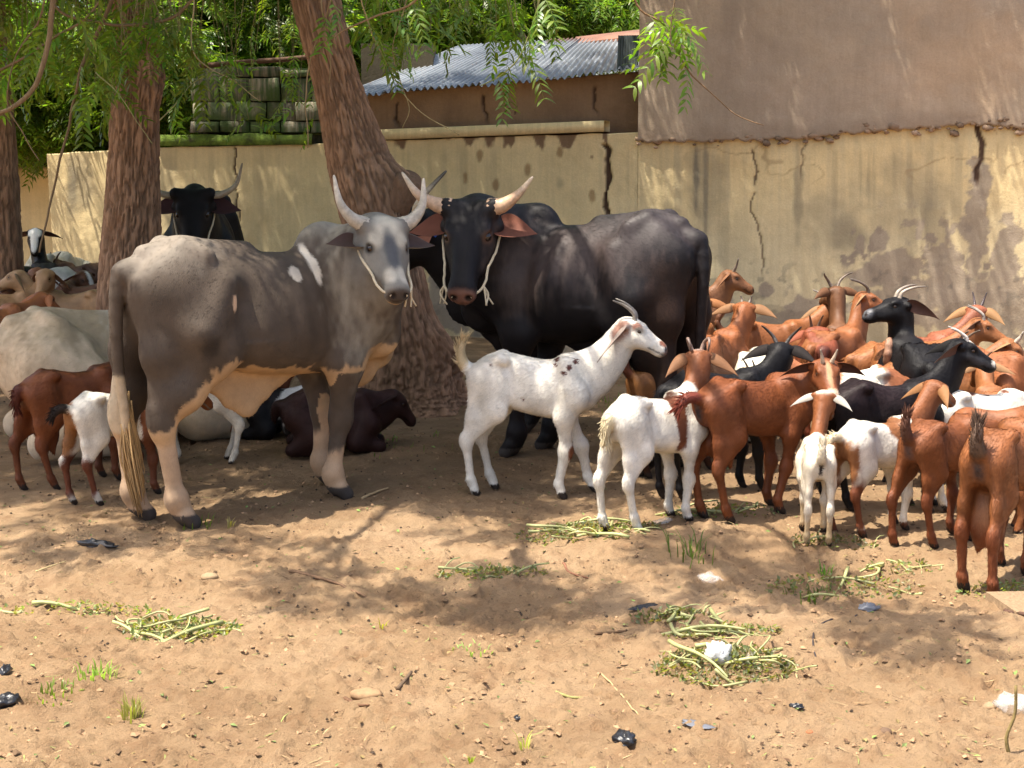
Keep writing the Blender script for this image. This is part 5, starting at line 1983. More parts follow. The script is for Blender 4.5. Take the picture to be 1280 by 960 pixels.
def bull_grey():
    def under(P, H):
        # ragged pale underside: flank, navel flap, brisket, gaskins and shanks
        x, y, z = P[:, 0], P[:, 1], P[:, 2]
        jag = (fbm(np.stack([x * 9, y * 9, z * 3.0], -1), 3) - .5)
        belly = np.interp(x, [-.8, -.52, -.40, -.28, -.05, .2, .34, .45, .60, .75], [.40, .42, .72, .725, .69, .67, .66, .68, .74, .72])
        d = (z - belly) / .10 + jag * 1.2
        leg = (z < .64) & ((x > .33) & (x < .62) & (np.abs(y) > .08))
        d = np.where(leg, (z - .24 - .08 * (y > 0)) / .10 + jag * 1.2, d)
        hind = (x < -.36) & (z < .80)
        dh = (z - np.interp(x, [-.82, -.70, -.58, -.45], [.44, .47, .60, .74])) / .09 + jag * 1.3
        return np.where(hind, dh, d)
    pat = [
        ('b', (-.58, 0, 1.28), (.24, .22, .13), (.21, .172, .135), .9, .6),                   # sunlit top of the rump, painted in as paler coat
        ('b', (-.62, .2, 1.02), (.16, .12, .16), (.16, .125, .10), .8, .6),
        ('b', (.36, 0, 1.42), (.22, .2, .16), (.25, .215, .165), .8, .5),                      # hump
        ('b', (.50, .05, 1.02), (.20, .35, .38), (.30, .26, .20), 1.2, .55),                    # shoulder and neck
        ('b', (.245, -.15, 1.17), (.030, .2, .11), (.66, .58, .47), .5, .12),                   # pale scar stripe
        ('b', (.10, -.2, 1.13), (.035, .1, .035), (.60, .52, .42), .6, .12),
        ('b', (-.34, -.26, 1.02), (.022, .06, .035), (.62, .42, .27), .6, .15),
        ('b', (-.22, -.28, 1.00), (.018, .06, .03), (.40, .24, .15), .6, .2),
        ('fn', (lambda P, H: np.where(P[:, 0] < -.80, (P[:, 2] - .70) / .06, 2.0)), .5, (.46, .36, .24), 1.0, .2),
        ('b', (-.50, -.25, .84), (.055, .1, .065), (.035, .028, .024), .6, .5),
        ('h', (.20, 0, .0), (.36, .20, .30), (.20, .185, .16), .5, .4),                         # head
        ('h', (.02, 0, .11), (.09, .085, .06), (.56, .50, .40), .9, .4),                        # poll patch
        ('h', (.22, 0, .10), (.17, .048, .06), (.085, .085, .09), .8, .4),                      # dark bridge
        ('h', (.11, .085, .09), (.06, .045, .06), (.42, .37, .29), 1.0, .4),
        ('h', (.11, -.085, .09), (.06, .045, .06), (.42, .37, .29), 1.0, .4),
        ('h', (.37, .05, .06), (.06, .05, .06), (.48, .43, .35), .9, .4),
        ('h', (.37, -.05, .06), (.06, .05, .06), (.48, .43, .35), .9, .4),
        ('h', (.49, 0, -.02), (.055, .09, .06), (.055, .042, .036, .3), .4, .3),                # nose
        ('h', (.45, 0, -.10), (.06, .07, .025), (.45, .30, .15), .3, .3),                       # lower lip
        ('fn', under, .6, TANB, 1.7, .08),
        ('fn', (lambda P, H: np.where((P[:, 2] < .62) & ((P[:, 0] < -.4) | (P[:, 0] > .3)), (P[:, 2] - .36) / .12 + np.abs(under(P, H) * 0), 2)), .6, PINKT, .4, .5),
    ]
    # only keep the pink tint inside the pale shanks
    base_under = under

    def pink(P, H):
        return np.maximum(base_under(P, H), (P[:, 2] - .40) / .12)
    pat[-1] = ('fn', pink, .5, PINKT, .5, .3)
    a = G(214, 648)
    b = G(410, 612)
    yaw = math.degrees(math.atan2(b.y - a.y, b.x - a.x))
    return bull("grey humped bull with a ragged tan belly, looking at the camera", 334, 629, yaw, 1.33, neck=(-45, 27), head=(-66, -41),
                coat=GREY, patches=pat, legs=(.0, -.10, -.12, .0), seed=2, nl=.36, hsc=.76, rough=.55, res=.0115,
                hornpts=([(-.05, .20, .12), (-.13, .275, .18), (-.28, .30, .27)], [(-.05, .20, .12), (-.13, .275, .18), (-.28, .30, .27)]),
                horncol=((.40, .35, .28), (.55, .48, .38)), horn_r=.060, flap=1.0, dewlap=1.0, hump=1.08,
                earcols=((.07, .04, .032), (.20, .175, .14)), ear=(.04, 1, .05), halter=1, group="bulls standing under the trees",
                tailpts=[(0, 0, 0), (-.06, 0, -.02), (-.085, .01, -.20), (-.075, .02, -.45), (-.05, .03, -.62), (-.03, .05, -.74)],
                tuft=((.42, .27, .12), .38, .05), hroll=-3, fur=9000)


def bull_black():
    pat = [  # sheen on flank, hips and shoulder painted in as browner, paler coat
        ('b', (-.1, .25, 1.12), (.5, .2, .17), (.055, .040, .037, .40), 1.4, .6),
        ('b', (-.52, .1, 1.25), (.3, .3, .14), (.045, .036, .036, .36), 1.0, .6),
        ('b', (.36, .25, 1.0), (.13, .2, .2), (.06, .042, .036, .40), 1.4, .6),
        ('b', (-.72, .0, .75), (.15, .3, .3), (.035, .018, .012, .45), .8, .6),
        ('h', (.48, 0, -.02), (.05, .09, .06), (.20, .10, .075, .35), .3, .3),
    ]
    return bull("large glossy black humped bull with pale horns and a cord halter", 733, 578, 146, 1.42, xs=.75, eyerim=(.10, .05, .03), neck=(221, 21), head=(-102, -54),
                coat=(.013, .011, .012), patches=pat, legs=(.02, -.08, .05, -.05), seed=5, nl=.37, rough=.36, res=.0125,
                hornpts=([(-.03, .19, .11), (-.07, .27, .15), (-.15, .35, .20)], [(-.03, .19, .11), (-.07, .29, .15), (-.17, .38, .21)]),
                horncol=((.50, .32, .20), (.62, .50, .36)), horn_r=.056, flap=.7, hump=.9,
                earcols=((.15, .048, .026), (.015, .012, .012)), ear=(.12, 1, -.05), halter=2, group="bulls standing under the trees",
                tailpts=[(0, 0, 0), (-.06, 0, -.01), (-.10, .02, -.14), (-.095, .03, -.40), (-.085, .03, -.75), (-.08, .03, -.95)], hsc=.92)


def bull_tagged():
    return bull("black bull half hidden behind two heads, blue tag in its ear", 730, 540, 180, 1.27, xs=.72, neck=(182, 16), head=(-177, -46),
                coat=(.012, .010, .010), seed=7, nl=.66, res=.018,
                hornpts=([(-.06, .19, .12), (-.16, .22, .14), (-.34, .19, .14)], [(-.06, .19, .12), (-.16, .22, .14), (-.34, .19, .14)]),
                horncol=((.48, .38, .26), (.06, .05, .04)), horn_r=.04, flap=0, earcols=((.25, .09, .05), (.02, .015, .014)), ear=(.05, 1, -.25),
                tag_col=((.02, .10, .45), 1), group="bulls standing under the trees")


def bull_behind_tree():
    return bull("black bull with up-curved horns peering out behind the straight trunk", 258, 447, -82, 1.41, neck=(-80, 24), head=(-86, -58),
                coat=(.010, .009, .009), seed=8, nl=.34, res=.016,
                hornpts=([(-.02, .22, .09), (-.08, .34, .14), (-.24, .39, .20)], [(-.02, .22, .09), (-.08, .34, .14), (-.24, .39, .20)]),
                horncol=((.36, .30, .21), (.25, .19, .12)), horn_r=.036, flap=0, hump=.6, earcols=((.05, .02, .02), (.012, .010, .010)), ear=(.05, 1, -.10), halter=1,
                group="bulls standing under the trees", hsc=.92)


def cow_lying():
    pat = [('b', (-.1, 0, 1.0 - .56 + .25), (.5, .6, .25), (.36, .27, .16), 1.6, .5), ('b', (.2, 0, .7), (.3, .4, .2), (.52, .44, .33), 1.4, .4),
           ('z', .10, .3, (.50, .42, .32), .6, .3)]
    return bull("cream cow lying down at the left edge with its back turned", 165, 552, 30, 1.45, neck=(0, 10), head=(0, -30), coat=(.56, .43, .285),
                patches=pat, lying=True, seed=11, nl=.45, rough=.7, hump=.5, flap=0, halter=None, hornpts=None,
                earcols=((.3, .18, .14), (.5, .44, .36)), name="cow", cat="cow",
                tailpts=[(0, 0, 0), (-.06, .02, -.05), (-.09, .05, -.25), (-.10, .10, -.45), (-.10, .2, -.52)])


bull_grey()
bull_black()
bull_tagged()
bull_behind_tree()
cow_lying()

# ================================================================ goats
W4 = (.76, .72, .64, .6)
SOCK = ('z', .20, .05, BROWN, 1.0, .2)


def gyaw(h, f):
    a, b = G(*h), G(*f)
    return math.degrees(math.atan2(b.y - a.y, b.x - a.x))


def goats():
    D = (.10, .03, .02)
    # the white goat in the middle
    goat("white goat with reddish back spots, side-on before the black bull", 666, 613, -4, .72, xs=.78, neck=(-4, 47), head=(-12, -26), coat=WHITE,
         patches=[('b', (.10, -.02, .66), (.018, .03, .02), D, .5, .2), ('b', (.15, -.04, .65), (.02, .03, .018), D, .5, .2), ('b', (.19, -.05, .635), (.014, .03, .014), D, .5, .2),
                  ('b', (.22, -.07, .62), (.018, .05, .016), D, .5, .2), ('b', (.19, -.09, .595), (.02, .05, .012), D, .5, .2), ('b', (.14, -.05, .63), (.012, .05, .010), D, .5, .2), ('b', (.26, -.05, .645), (.02, .04, .012), D, .5, .2),
                  ('b', (-.05, -.12, .47), (.014, .04, .014), D, .5, .2), ('b', (-.24, -.09, .63), (.010, .05, .008), D, .5, .2), ('b', (-.02, -.12, .39), (.010, .06, .010), D, .5, .2),
                  ('b', (.24, -.07, .215), (.03, .05, .04), (.20, .07, .03), .5, .2), ('h', (.05, -.055, .03), (.026, .03, .02), (.22, .09, .06), 1.2, .3),
                  ('h', (.19, -.02, .012), (.028, .03, .016), (.20, .08, .05), 1.2, .3), ('h', (-.02, -.06, -.02), (.04, .03, .05), (.34, .18, .13), 2.2, .4),
                  ('h', (.215, 0, -.03), (.02, .03, .03), (.25, .15, .12), .6, .4)],
         legs=(.13, -.05, .045, -.055), tail='up', tailcol=(.55, .42, .24), ears=((.60, .46, .38), None), ear=(-.25, .55, -.9), horns=.075, seed=21, nl=.33, res=.0085,
         horncol=(.22, .19, .16), turn=0)
    # patched white goat seen from behind
    yw = gyaw((783, 669), (845, 654))
    goat("white goat with a brown saddle band, seen from behind", 818, 663, 40, .60, neck=(62, 58), head=(96, -32), coat=WHITE,
         patches=[('x>', .23, .03, BROWN, .8, .15), ('b', (.27, 0, .62), (.07, .12, .09), WHITE, .4, .15), ('b', (.10, -.10, .58), (.055, .20, .20), (.17, .055, .025), .7, .1),
                  ('b', (.08, .03, .67), (.10, .08, .035), (.06, .02, .01), .6, .2), ('b', (.25, -.05, .25), (.12, .3, .27), WHITE, .2, .1),
                  ('h', (.08, 0, .05), (.14, .035, .05), (.30, .24, .21), .8, .3), ('b', (-.375, 0, .56), (.03, .03, .04), (.20, .14, .10), .5, .4)],
         legs=(.0, -.02, -.05, .05), tail='down', tailcol=(.62, .52, .33), ears=((.34, .15, .06), (.40, .20, .09)), ear=(-.2, 1, -.45), horns=.08, hornpose='curl', horncol=(.20, .13, .10),
         seed=22, belly=1.15, res=.0085)
    # glossy brown goat facing us
    goat("chestnut goat standing side-on, its small-horned face turned to the camera", 938, 651, 34, .645, xs=.90, neck=(-40, 40), head=(-88, -30), coat=(.175, .05, .014),
         patches=[('h', (.20, 0, -.02), (.035, .05, .05), (.62, .48, .34), .5, .3), ('h', (.12, 0, .06), (.09, .014, .05), (.46, .27, .14), .6, .4), ('b', (-.39, 0, .525), (.03, .022, .045), (.06, .04, .035), .8, .7),
                  ('z', .33, .12, (.17, .05, .016), .8, .6), ('h', (.05, 0, -.06), (.08, .05, .03), (.45, .24, .11), .5, .4)],
         legs=(-.02, -.09, .02, .06), tail='back', tailcol=(.16, .035, .02), ears=(None, (.06, .025, .018)), ear=(.0, 1, .02), horns=.075, hornpose='straight', horncol=(.42, .33, .25),
         seed=23, udder=.4, nl=.235, res=.0085, rough=.42)
    goat("all black goat behind the chestnut one, head turned away", 896, 622, 20, .62, neck=(25, 52), head=(72, -30), coat=BLACK,
         legs=(0, .06, -.06, .0), tail='down', ears=((.03, .022, .02), (.10, .07, .06)), ear=(-.1, 1, -.15), horns=.09, hornpose='out', horncol=(.05, .04, .035), seed=24, rough=.4, nl=.25)
    goat("golden brown goat in shade bending down before the black bull's tail", 845, 592, 25, .60, neck=(20, -10), head=(30, -60), coat=(.24, .10, .03),
         patches=[('z', .46, .10, (.05, .018, .01), .6, .4)], tail='up', tailcol=(.10, .03, .015), horns=.07, seed=25, nl=.24)
    goat("orange goat with outspread ears, facing away beside the bull's tail", 893, 560, 60, .66, neck=(50, 55), head=(70, -28), coat=ORANGE,
         patches=[('z', .35, .1, BROWN, .6, .5)], tail='down', ears=((.42, .20, .08), (.05, .03, .02)), ear=(-.05, 1, .0), horns=.05, hornpose='straight', seed=26, udder=0, nl=.26)
    goat("orange goat mostly hidden behind the black bull's hanging tail", 866, 548, 75, .67, neck=(80, 62), head=(100, -30), coat=(.26, .10, .03),
         tail='down', horns=.0, ear=(-.1, 1, -.05), seed=27, nl=.22, res=.012)
    goat("brown goat with a dark horn peeking out behind the black bull's rump", 848, 478, 20, .70, neck=(10, 55), head=(-10, -25), coat=(.18, .075, .03),
         tail='down', horns=.10, hornpose='straight', seed=28, nl=.26, res=.013)
    goat("light orange goat side-on close to the stained wall, white-tipped horns", 958, 518, 8, .62, neck=(15, 40), head=(40, -22), coat=(.27, .095, .03), tail='curl', tailcol=(.14, .05, .02),
         ears=((.48, .26, .12), None), ear=(-.3, 1, -.5), horns=.10, hornpose='out', horncol=(.55, .48, .40), seed=29, nl=.27, res=.0115)
    goat("white woolly goat with its head down among the orange goats", 944, 565, 70, .58, neck=(70, 0), head=(75, -60), coat=(.70, .64, .52),
         patches=[('b', (.05, .1, .45), (.10, .2, .12), (.20, .07, .03), .8, .2)], tail='down', tailcol=(.68, .58, .40), horns=0, seed=30, nl=.2, res=.0115)
    goat("reddish goat seen squarely from behind, close to the orange side-on goat", 1020, 545, 82, .63, neck=(80, 10), head=(85, -45), coat=(.21, .055, .024), tail='down', tailcol=(.10, .03, .02), udder=.5, seed=31, nl=.22,
         horns=.06, res=.0115)
    goat("dark brown goat against the wall, looking away with thin horns", 1046, 530, 80, .62, neck=(85, 66), head=(110, -20), coat=(.12, .05, .02), tail='down', horns=.10, hornpose='out', ear=(-.1, 1, .05), seed=32, nl=.34, res=.0115)
    goat("orange goat with upright horns, head turned right along the wall", 1040, 546, 50, .64, neck=(55, 60), head=(-10, -18), coat=(.22, .075, .024), tail='down', horns=.085, hornpose='back', horncol=(.10, .07, .05), ears=((.48, .28, .13), None),
         ear=(-.3, 1, -.1), seed=33, nl=.32, res=.011)
    goat("black goat rearing its head above the herd, pale horns, looking left", 1136, 590, 88, .72, neck=(95, 80), head=(192, -8), coat=BLACK,
         patches=[('h', (.20, 0, .0), (.03, .05, .03), (.10, .10, .11, .3), .4, .4), ('b', (-.39, 0, .47), (.03, .04, .05), (.10, .09, .085), .6, .4)], tail='down', ears=((.02, .017, .017), None), ear=(-.8, .7, -.1), horns=.08,
         hornpose='back', horncol=(.30, .25, .20), seed=34, nl=.26, rough=.34, res=.010)
    goat("orange goat whose rump shows left of the black lookout goat", 1112, 566, 70, .66, neck=(75, 10), head=(75, -40), coat=(.24, .082, .024), tail='curl', tailcol=(.30, .16, .10), udder=.5, seed=35, nl=.2, res=.0115, horns=.06)
    goat("light orange goat looking right past the black lookout goat", 1120, 558, 12, .63, neck=(12, 36), head=(-18, -24), coat=(.26, .095, .03),
         patches=[('b', (-.05, -.1, .5), (.10, .3, .14), WHITE, .7, .15)], tail='down', ears=((.18, .08, .04), (.12, .06, .04)), ear=(-.35, 1, .1), horns=.07, horncol=(.35, .3, .25), seed=36, nl=.36, res=.0105)
    goat("red-faced goat with dark twin horns at the back of the herd", 1146, 540, 30, .62, neck=(15, 46), head=(60, -25), coat=(.24, .075, .035), tail='down', ears=((.50, .26, .10), None), ear=(-.1, 1, -.25), horns=.10, hornpose='straight', horncol=(.07, .05, .05), seed=37, nl=.33, res=.0115)
    goat("tan-headed goat in profile facing right near the herd's far end", 1156, 584, 12, .62, neck=(14, 32), head=(-22, -40), coat=(.26, .10, .034), tail='down', ears=((.52, .29, .12), None), ear=(-.35, 1, -.35), horns=.075, hornpose='straight', horncol=(.40, .34, .28), seed=38, nl=.33, res=.0105)
    goat("chestnut goat at the right edge behind the herd, body cut off", 1296, 590, 178, .665, neck=(120, 20), head=(120, -30), coat=(.27, .09, .03), tail='down', horns=.06, seed=39, nl=.26, res=.0115, udder=.6)
    goat("black goat with white nose tip, neck stretched up, facing right", 1102, 638, 12, .62, neck=(22, 54), head=(-8, -24), coat=BLACK,
         patches=[('h', (.205, -.02, .0), (.022, .03, .018), WHITE, .5, .2), ('h', (.035, 0, .055), (.028, .025, .02), WHITE, .6, .2), ('h', (.10, -.04, -.02), (.09, .03, .02), (.05, .05, .055, .4), .8, .5),
                  ('b', (-.2, 0, .65), (.3, .3, .14), (.022, .013, .014, .36), .8, .6)],
         legs=(.0, .05, -.05, .03), tail='down', ears=((.02, .018, .018), None), ear=(-.7, .7, -.4), horns=.05, horncol=(.6, .55, .5), seed=40, nl=.33, rough=.38, res=.0095)
    goat("small goat with white and rust coat, head lowered left in the middle", 1062, 606, 182, .60, neck=(160, 35), head=(165, -48), coat=(.34, .12, .05), patches=[('b', (-.05, 0, .55), (.17, .3, .2), WHITE, .7, .12), ('b', (-.30, 0, .6), (.10, .2, .1), (.34, .12, .05), .6, .2)],
         tail='down', horns=.05, hornpose='straight', ears=((.46, .24, .11), None), ear=(-.3, 1, -.6), seed=41, nl=.26, res=.0105)
    goat("small orange goat seen from behind with wide ears, far right gap", 1236, 612, 80, .52, neck=(85, 50), head=(95, -35), coat=(.28, .105, .036), tail='down', ears=((.50, .27, .12), None), ear=(-.1, 1, -.12), horns=.05, seed=42, nl=.26, res=.0105)
    goat("white goat with small dark back spots, lowering its head to the right", 1222, 632, 10, .57, neck=(15, 5), head=(10, -35), coat=WHITE, patches=[('b', (-.12, 0, .67), (.05, .06, .03), (.13, .04, .02), .8, .2), ('b', (.02, 0, .66), (.025, .05, .02), (.13, .04, .02), .8, .2), ('b', (.16, 0, .66), (.02, .05, .02), (.13, .04, .02), .8, .2), ('h', (.03, 0, .05), (.03, .03, .02), (.15, .05, .03), .8, .2)],
         tail='down', horns=.0, ears=((.62, .48, .42), None), ear=(-.4, .8, -.3), seed=43, nl=.26, res=.0105)
    goat("cream kid seen from behind with a dark streak under its tail", 1018, 682, 82, .43, neck=(66, 56), head=(64, -34), coat=(.68, .60, .48),
         patches=[('x>', .24, .03, BROWN, .9, .2), ('b', (-.41, .0, .56), (.05, .016, .09), (.03, .022, .02), .3, .3), ('z', .20, .06, (.52, .38, .22), .7, .4), ('h', (.05, 0, .03), (.10, .06, .06), (.70, .64, .56), .4, .2), ('h', (-.02, 0, -.03), (.03, .025, .05), BROWN, .4, .3)],
         tail='up', tailcol=(.70, .62, .48), ears=((.66, .60, .52), (.5, .4, .34)), ear=(-.1, 1, -.25), horns=0, seed=44, nl=.40, res=.008, legs=(.05, -.02, .0, .02), headscale=1.2, earL=.135, earW=.028)
    goat("white and brown kid with brown legs and neck, looking away to the right", 1095, 668, 32, .51, neck=(38, 48), head=(30, -26), coat=WHITE,
         patches=[('x>', .245, .03, (.22, .075, .025), .7, .15), ('b', (.10, 0, .62), (.09, .2, .09), (.26, .10, .035), .6, .12), ('b', (-.38, -.02, .46), (.09, .2, .14), (.27, .11, .04), .6, .2),
                  ('b', (-.33, 0, .18), (.14, .3, .17), (.17, .05, .02), .6, .2), ('b', (.25, 0, .15), (.14, .2, .27), WHITE, .3, .1), ('z', .06, .02, (.12, .04, .02), .4, .2)],
         tail='back', tailcol=(.66, .54, .36), ears=((.44, .20, .07), None), ear=(-.1, 1, -.45), horns=.0, seed=45, nl=.35, res=.008, legs=(.04, -.03, -.05, .06), earL=.15)
    goat("brown goat with raised tail behind the large udder goat", 1176, 682, 38, .545, neck=(40, 0), head=(50, -50), coat=(.19, .06, .018), patches=[('z', .32, .1, (.16, .045, .016), .7, .5), ('b', (-.39, 0, .52), (.03, .025, .05), (.10, .06, .05), .8, .8)],
         tail='up', tailcol=(.12, .05, .03), horns=0, seed=46, nl=.25, res=.009, legs=(.0, -.05, -.09, .08), rough=.42)
    goat("brown goat with a full udder and raised tail, foreground right", 1248, 730, 52, .63, neck=(40, 10), head=(40, -40), coat=(.21, .072, .022), patches=[('b', (-.39, 0, .53), (.03, .025, .05), (.06, .04, .035), .8, .8), ('z', .32, .1, (.19, .055, .02), .7, .5), ('b', (-.2, 0, .33), (.09, .08, .09), (.36, .17, .08), .4, .4)],
         tail='up', tailcol=(.10, .06, .04), horns=0, udder=1.5, seed=47, nl=.25, res=.0085, legs=(.02, -.05, .03, -.04), rough=.42)
    goat("brown goat mostly cut off by the right edge, behind the udder goat", 1318, 668, 165, .58, neck=(160, 10), head=(160, -45), coat=(.21, .07, .022), tail='up', horns=0, seed=48, nl=.25, res=.0105)
    # ---- left group
    goat("brown goat with a black mane stripe, rump left beside the cream cow", 98, 604, 45, .60, neck=(30, 45), head=(25, -28), coat=(.17, .05, .015),
         patches=[('b', (.30, .0, .68), (.08, .04, .12), (.02, .012, .01), .6, .3), ('z', .30, .1, (.13, .04, .016), .7, .5), ('b', (.14, 0, .67), (.30, .03, .05), (.10, .035, .015), .8, .4)],
         tail='down', tailcol=(.08, .02, .012), horns=.06, udder=1.0, seed=51, nl=.33, res=.009, legs=(0, .04, -.08, .07))
    goat("white and rust kid with a dark tail beside the grey bull's hind legs", 150, 623, 48, .54, neck=(30, 20), head=(30, -40), coat=WHITE,
         patches=[('b', (-.40, .07, .50), (.12, .13, .20), (.30, .13, .045), .6, .12), ('b', (-.34, 0, .18), (.14, .3, .13), (.13, .04, .02), .6, .15), ('x>', .14, .03, BROWN, .8, .15), ('b', (.2, 0, .15), (.2, .3, .25), (.14, .045, .02), .5, .2)],
         tail='back', tailcol=(.03, .02, .016), horns=0, seed=52, nl=.28, res=.0085, legs=(0, .04, -.05, .06))
    goat("brown goat with a curled-up tail in front of the cream cow", 122, 551, 5, .62, neck=(-5, 35), head=(0, -25), coat=(.17, .055, .02), patches=[('b', (.02, -.1, .60), (.03, .05, .03), (.5, .35, .22), .5, .3), ('b', (.2, 0, .35), (.2, .3, .12), WHITE, .6, .2)], tail='curl', tailcol=(.04, .015, .01),
         horns=.08, seed=53, nl=.28, res=.011)
    goat("white goat between the cream cow and the curled-tail goat", 86, 555, 28, .52, neck=(30, 0), head=(30, -40), coat=WHITE, tail='up', horns=0, seed=54, nl=.22, res=.012)
    goat("white goat seen under the grey bull's belly, only rump and hind legs showing", 246, 578, 186, .56, neck=(186, -20), head=(186, -60), coat=(.66, .60, .50), tail='down', horns=0, seed=55, nl=.22, res=.009, legs=(.02, -.05, 0, .05))
    goat("rust goat with a white mark, seen between the grey bull's legs", 325, 545, 40, .55, neck=(60, 0), head=(60, -50), coat=(.17, .055, .025), patches=[('b', (-.28, -.08, .42), (.05, .06, .05), WHITE, .5, .2)], tail='down', horns=0, seed=56, nl=.22, res=.011)
    goat("black and white goat lying in the shade behind the grey bull", 362, 548, 175, .58, neck=(175, 20), head=(185, -30), coat=BLACK[:3], patches=[('b', (-.20, 0, .25), (.26, .4, .25), (.62, .60, .56), .6, .1), ('b', (-.12, .2, .10), (.08, .2, .05), (.015, .013, .013), .5, .2)], tail='down', lying=True, horns=0, seed=57, nl=.28, res=.0105)
    goat("dark maroon goat lying in the shade behind the grey bull's front legs", 418, 566, 8, .64, neck=(30, 18), head=(10, -48), coat=(.028, .011, .009), tail='down', lying=True, horns=0, ears=((.035, .014, .011), (.05, .02, .015)), seed=58, nl=.16, res=.0115, ear=(-.4, .7, -.6))
    # ---- far left cluster by the wall
    g = "goats crowded at the far left wall"
    goat("tan goat in profile facing left at the far left wall", 100, 474, 170, .68, neck=(175, 45), head=(180, -20), coat=(.40, .24, .12), tail='down', horns=.0, ears=((.46, .30, .16), None), ear=(-.3, .8, -.6), seed=61, nl=.30, res=.014, group=g)
    goat("black goat with a white blaze raising its face above the tan goats", 60, 432, 110, .74, neck=(140, 76), head=(-80, -45), coat=BLACK, patches=[('h', (.12, 0, .05), (.16, .032, .07), (.72, .7, .64), .4, .15), ('h', (.03, 0, .05), (.05, .06, .05), (.72, .7, .64), .4, .15)], tail='down', horns=.0, ear=(-.1, 1, -.2), ears=((.02, .015, .015), None), seed=62, nl=.34, res=.013, group=g)
    goat("white goat with a black shoulder at the left picture edge", 60, 444, 160, .74, neck=(170, 45), head=(175, -25), coat=(.60, .58, .52), patches=[('x>', .1, .05, BLACK, .7, .15)], tail='down', horns=0, seed=63, nl=.28, res=.014, group=g)
    goat("pale cream goat seen from behind among the far left goats", 70, 420, 80, .78, neck=(80, 0), head=(80, -40), coat=(.56, .52, .40), tail='down', horns=0, seed=64, nl=.2, belly=1.2, res=.014, group=g)
    goat("tan goat facing the camera with floppy ears, far left", 6, 476, 30, .66, neck=(-20, 55), head=(-95, -40), coat=(.36, .21, .10), tail='down', horns=0, ears=((.42, .26, .13), None), ear=(-.1, .6, -.9), seed=65, nl=.28, res=.013, group=g)
    goat("brown goat facing the camera with a pale nose, far left", -14, 472, 20, .66, neck=(0, 50), head=(-105, -40), coat=(.19, .075, .03), patches=[('h', (.21, 0, -.01), (.03, .04, .04), (.50, .42, .32), .4, .3)], tail='down', horns=.0, ear=(-.1, .6, -.9), seed=66, nl=.30, res=.012, group=g)
    goat("dark brown goat with a white-striped face near the straight trunk", 112, 455, 175, .66, neck=(60, 30), head=(-35, -46), coat=(.11, .045, .02), patches=[('h', (.12, 0, .045), (.13, .022, .06), (.72, .70, .66), .4, .15), ('h', (.17, -.03, -.04), (.05, .03, .02), (.72, .70, .66), .4, .2)], tail='down', horns=0, ears=((.17, .07, .03), None), ear=(-.3, 1, -.7), seed=67, nl=.30, res=.012, group=g)
    goat("orange goat at the left edge above the lying cream cow", -4, 500, 60, .66, neck=(60, 30), head=(60, -30), coat=(.30, .105, .035), tail='down', tailcol=(.10, .05, .03), horns=0, seed=68, nl=.26, res=.012, group=g)
    goat("dark goat with a shaggy back beside the straight trunk", 104, 428, 150, .72, neck=(120, 20), head=(120, -30), coat=(.06, .028, .016), tail='curl', tailcol=(.05, .02, .012), horns=.05, seed=69, nl=.24, res=.014, group=g)


goats()
# ================================================================ fodder, litter and small things on the ground
M_STALK = simple_vc("fresh stalk", .5, .4, 60, .2, .3, .002)
M_BLADE = M_LEAF
M_STONE = simple_vc("stone", .9, .3, 30, .3, .6, .006)
M_WOOD = simple_vc("dead wood", .9, .2, 80, .35, .6, .004)


def plastic_material(name, col, alpha, rough):
    m, nt, bs = new_mat(name)
    bs.inputs["Base Color"].default_value = (*col, 1)
    bs.inputs["Roughness"].default_value = rough
    bs.inputs["Specular IOR Level"].default_value = .6
    if alpha < 1:
        tr = N(nt, "ShaderNodeBsdfTransparent")
        mx = N(nt, "ShaderNodeMixShader")
        mx.inputs[0].default_value = alpha
        nt.links.new(tr.outputs[0], mx.inputs[1])
        nt.links.new(bs.outputs[0], mx.inputs[2])
        nt.links.new(mx.outputs[0], nt.nodes["Material Output"].inputs[0])
    bump(nt, bs, tex_noise(nt, mapping(nt), 45, 4, .6), .5, .01)
    return m


M_CLEAR = plastic_material("clear plastic film", (.72, .72, .70), .24, .2)
M_WHITEP = plastic_material("white plastic film", (.66, .65, .63), .75, .3)
M_BLACKP = plastic_material("black plastic film", (.016, .016, .019), 1, .32)
M_GREYP = plastic_material("grey plastic film", (.16, .17, .20), .8, .3)


def on_ground(px, py, dz=0.0):
    p = G(px, py)
    p.z = gh(p.x, p.y) + dz
    return p


STALKS = []
for q in range(12):
    rg_ = np.random.default_rng(400 + q)
    L_ = rg_.uniform(.14, .32)
    t_ = np.linspace(0, 1, 9)
    P_ = np.stack([t_ * L_ - L_ / 2, .05 * np.sin(t_ * rg_.uniform(2, 5) + q) * rg_.uniform(.3, 1), .012 * np.sin(t_ * 5 + q)], -1)
    v_, f_ = tube(P_, np.linspace(.0075, .004, 9) * (.35 + .85 * rg_.random() ** 1.5), 6)
    c_ = np.array((.33, .335, .14)) * rg_.uniform(.8, 1.15) * (1, rg_.uniform(.92, 1.08), 1)
    STALKS.append(mesh_np("stalk", v_, f_, np.tile(c_, (len(v_), 1)), True, [M_STALK]))


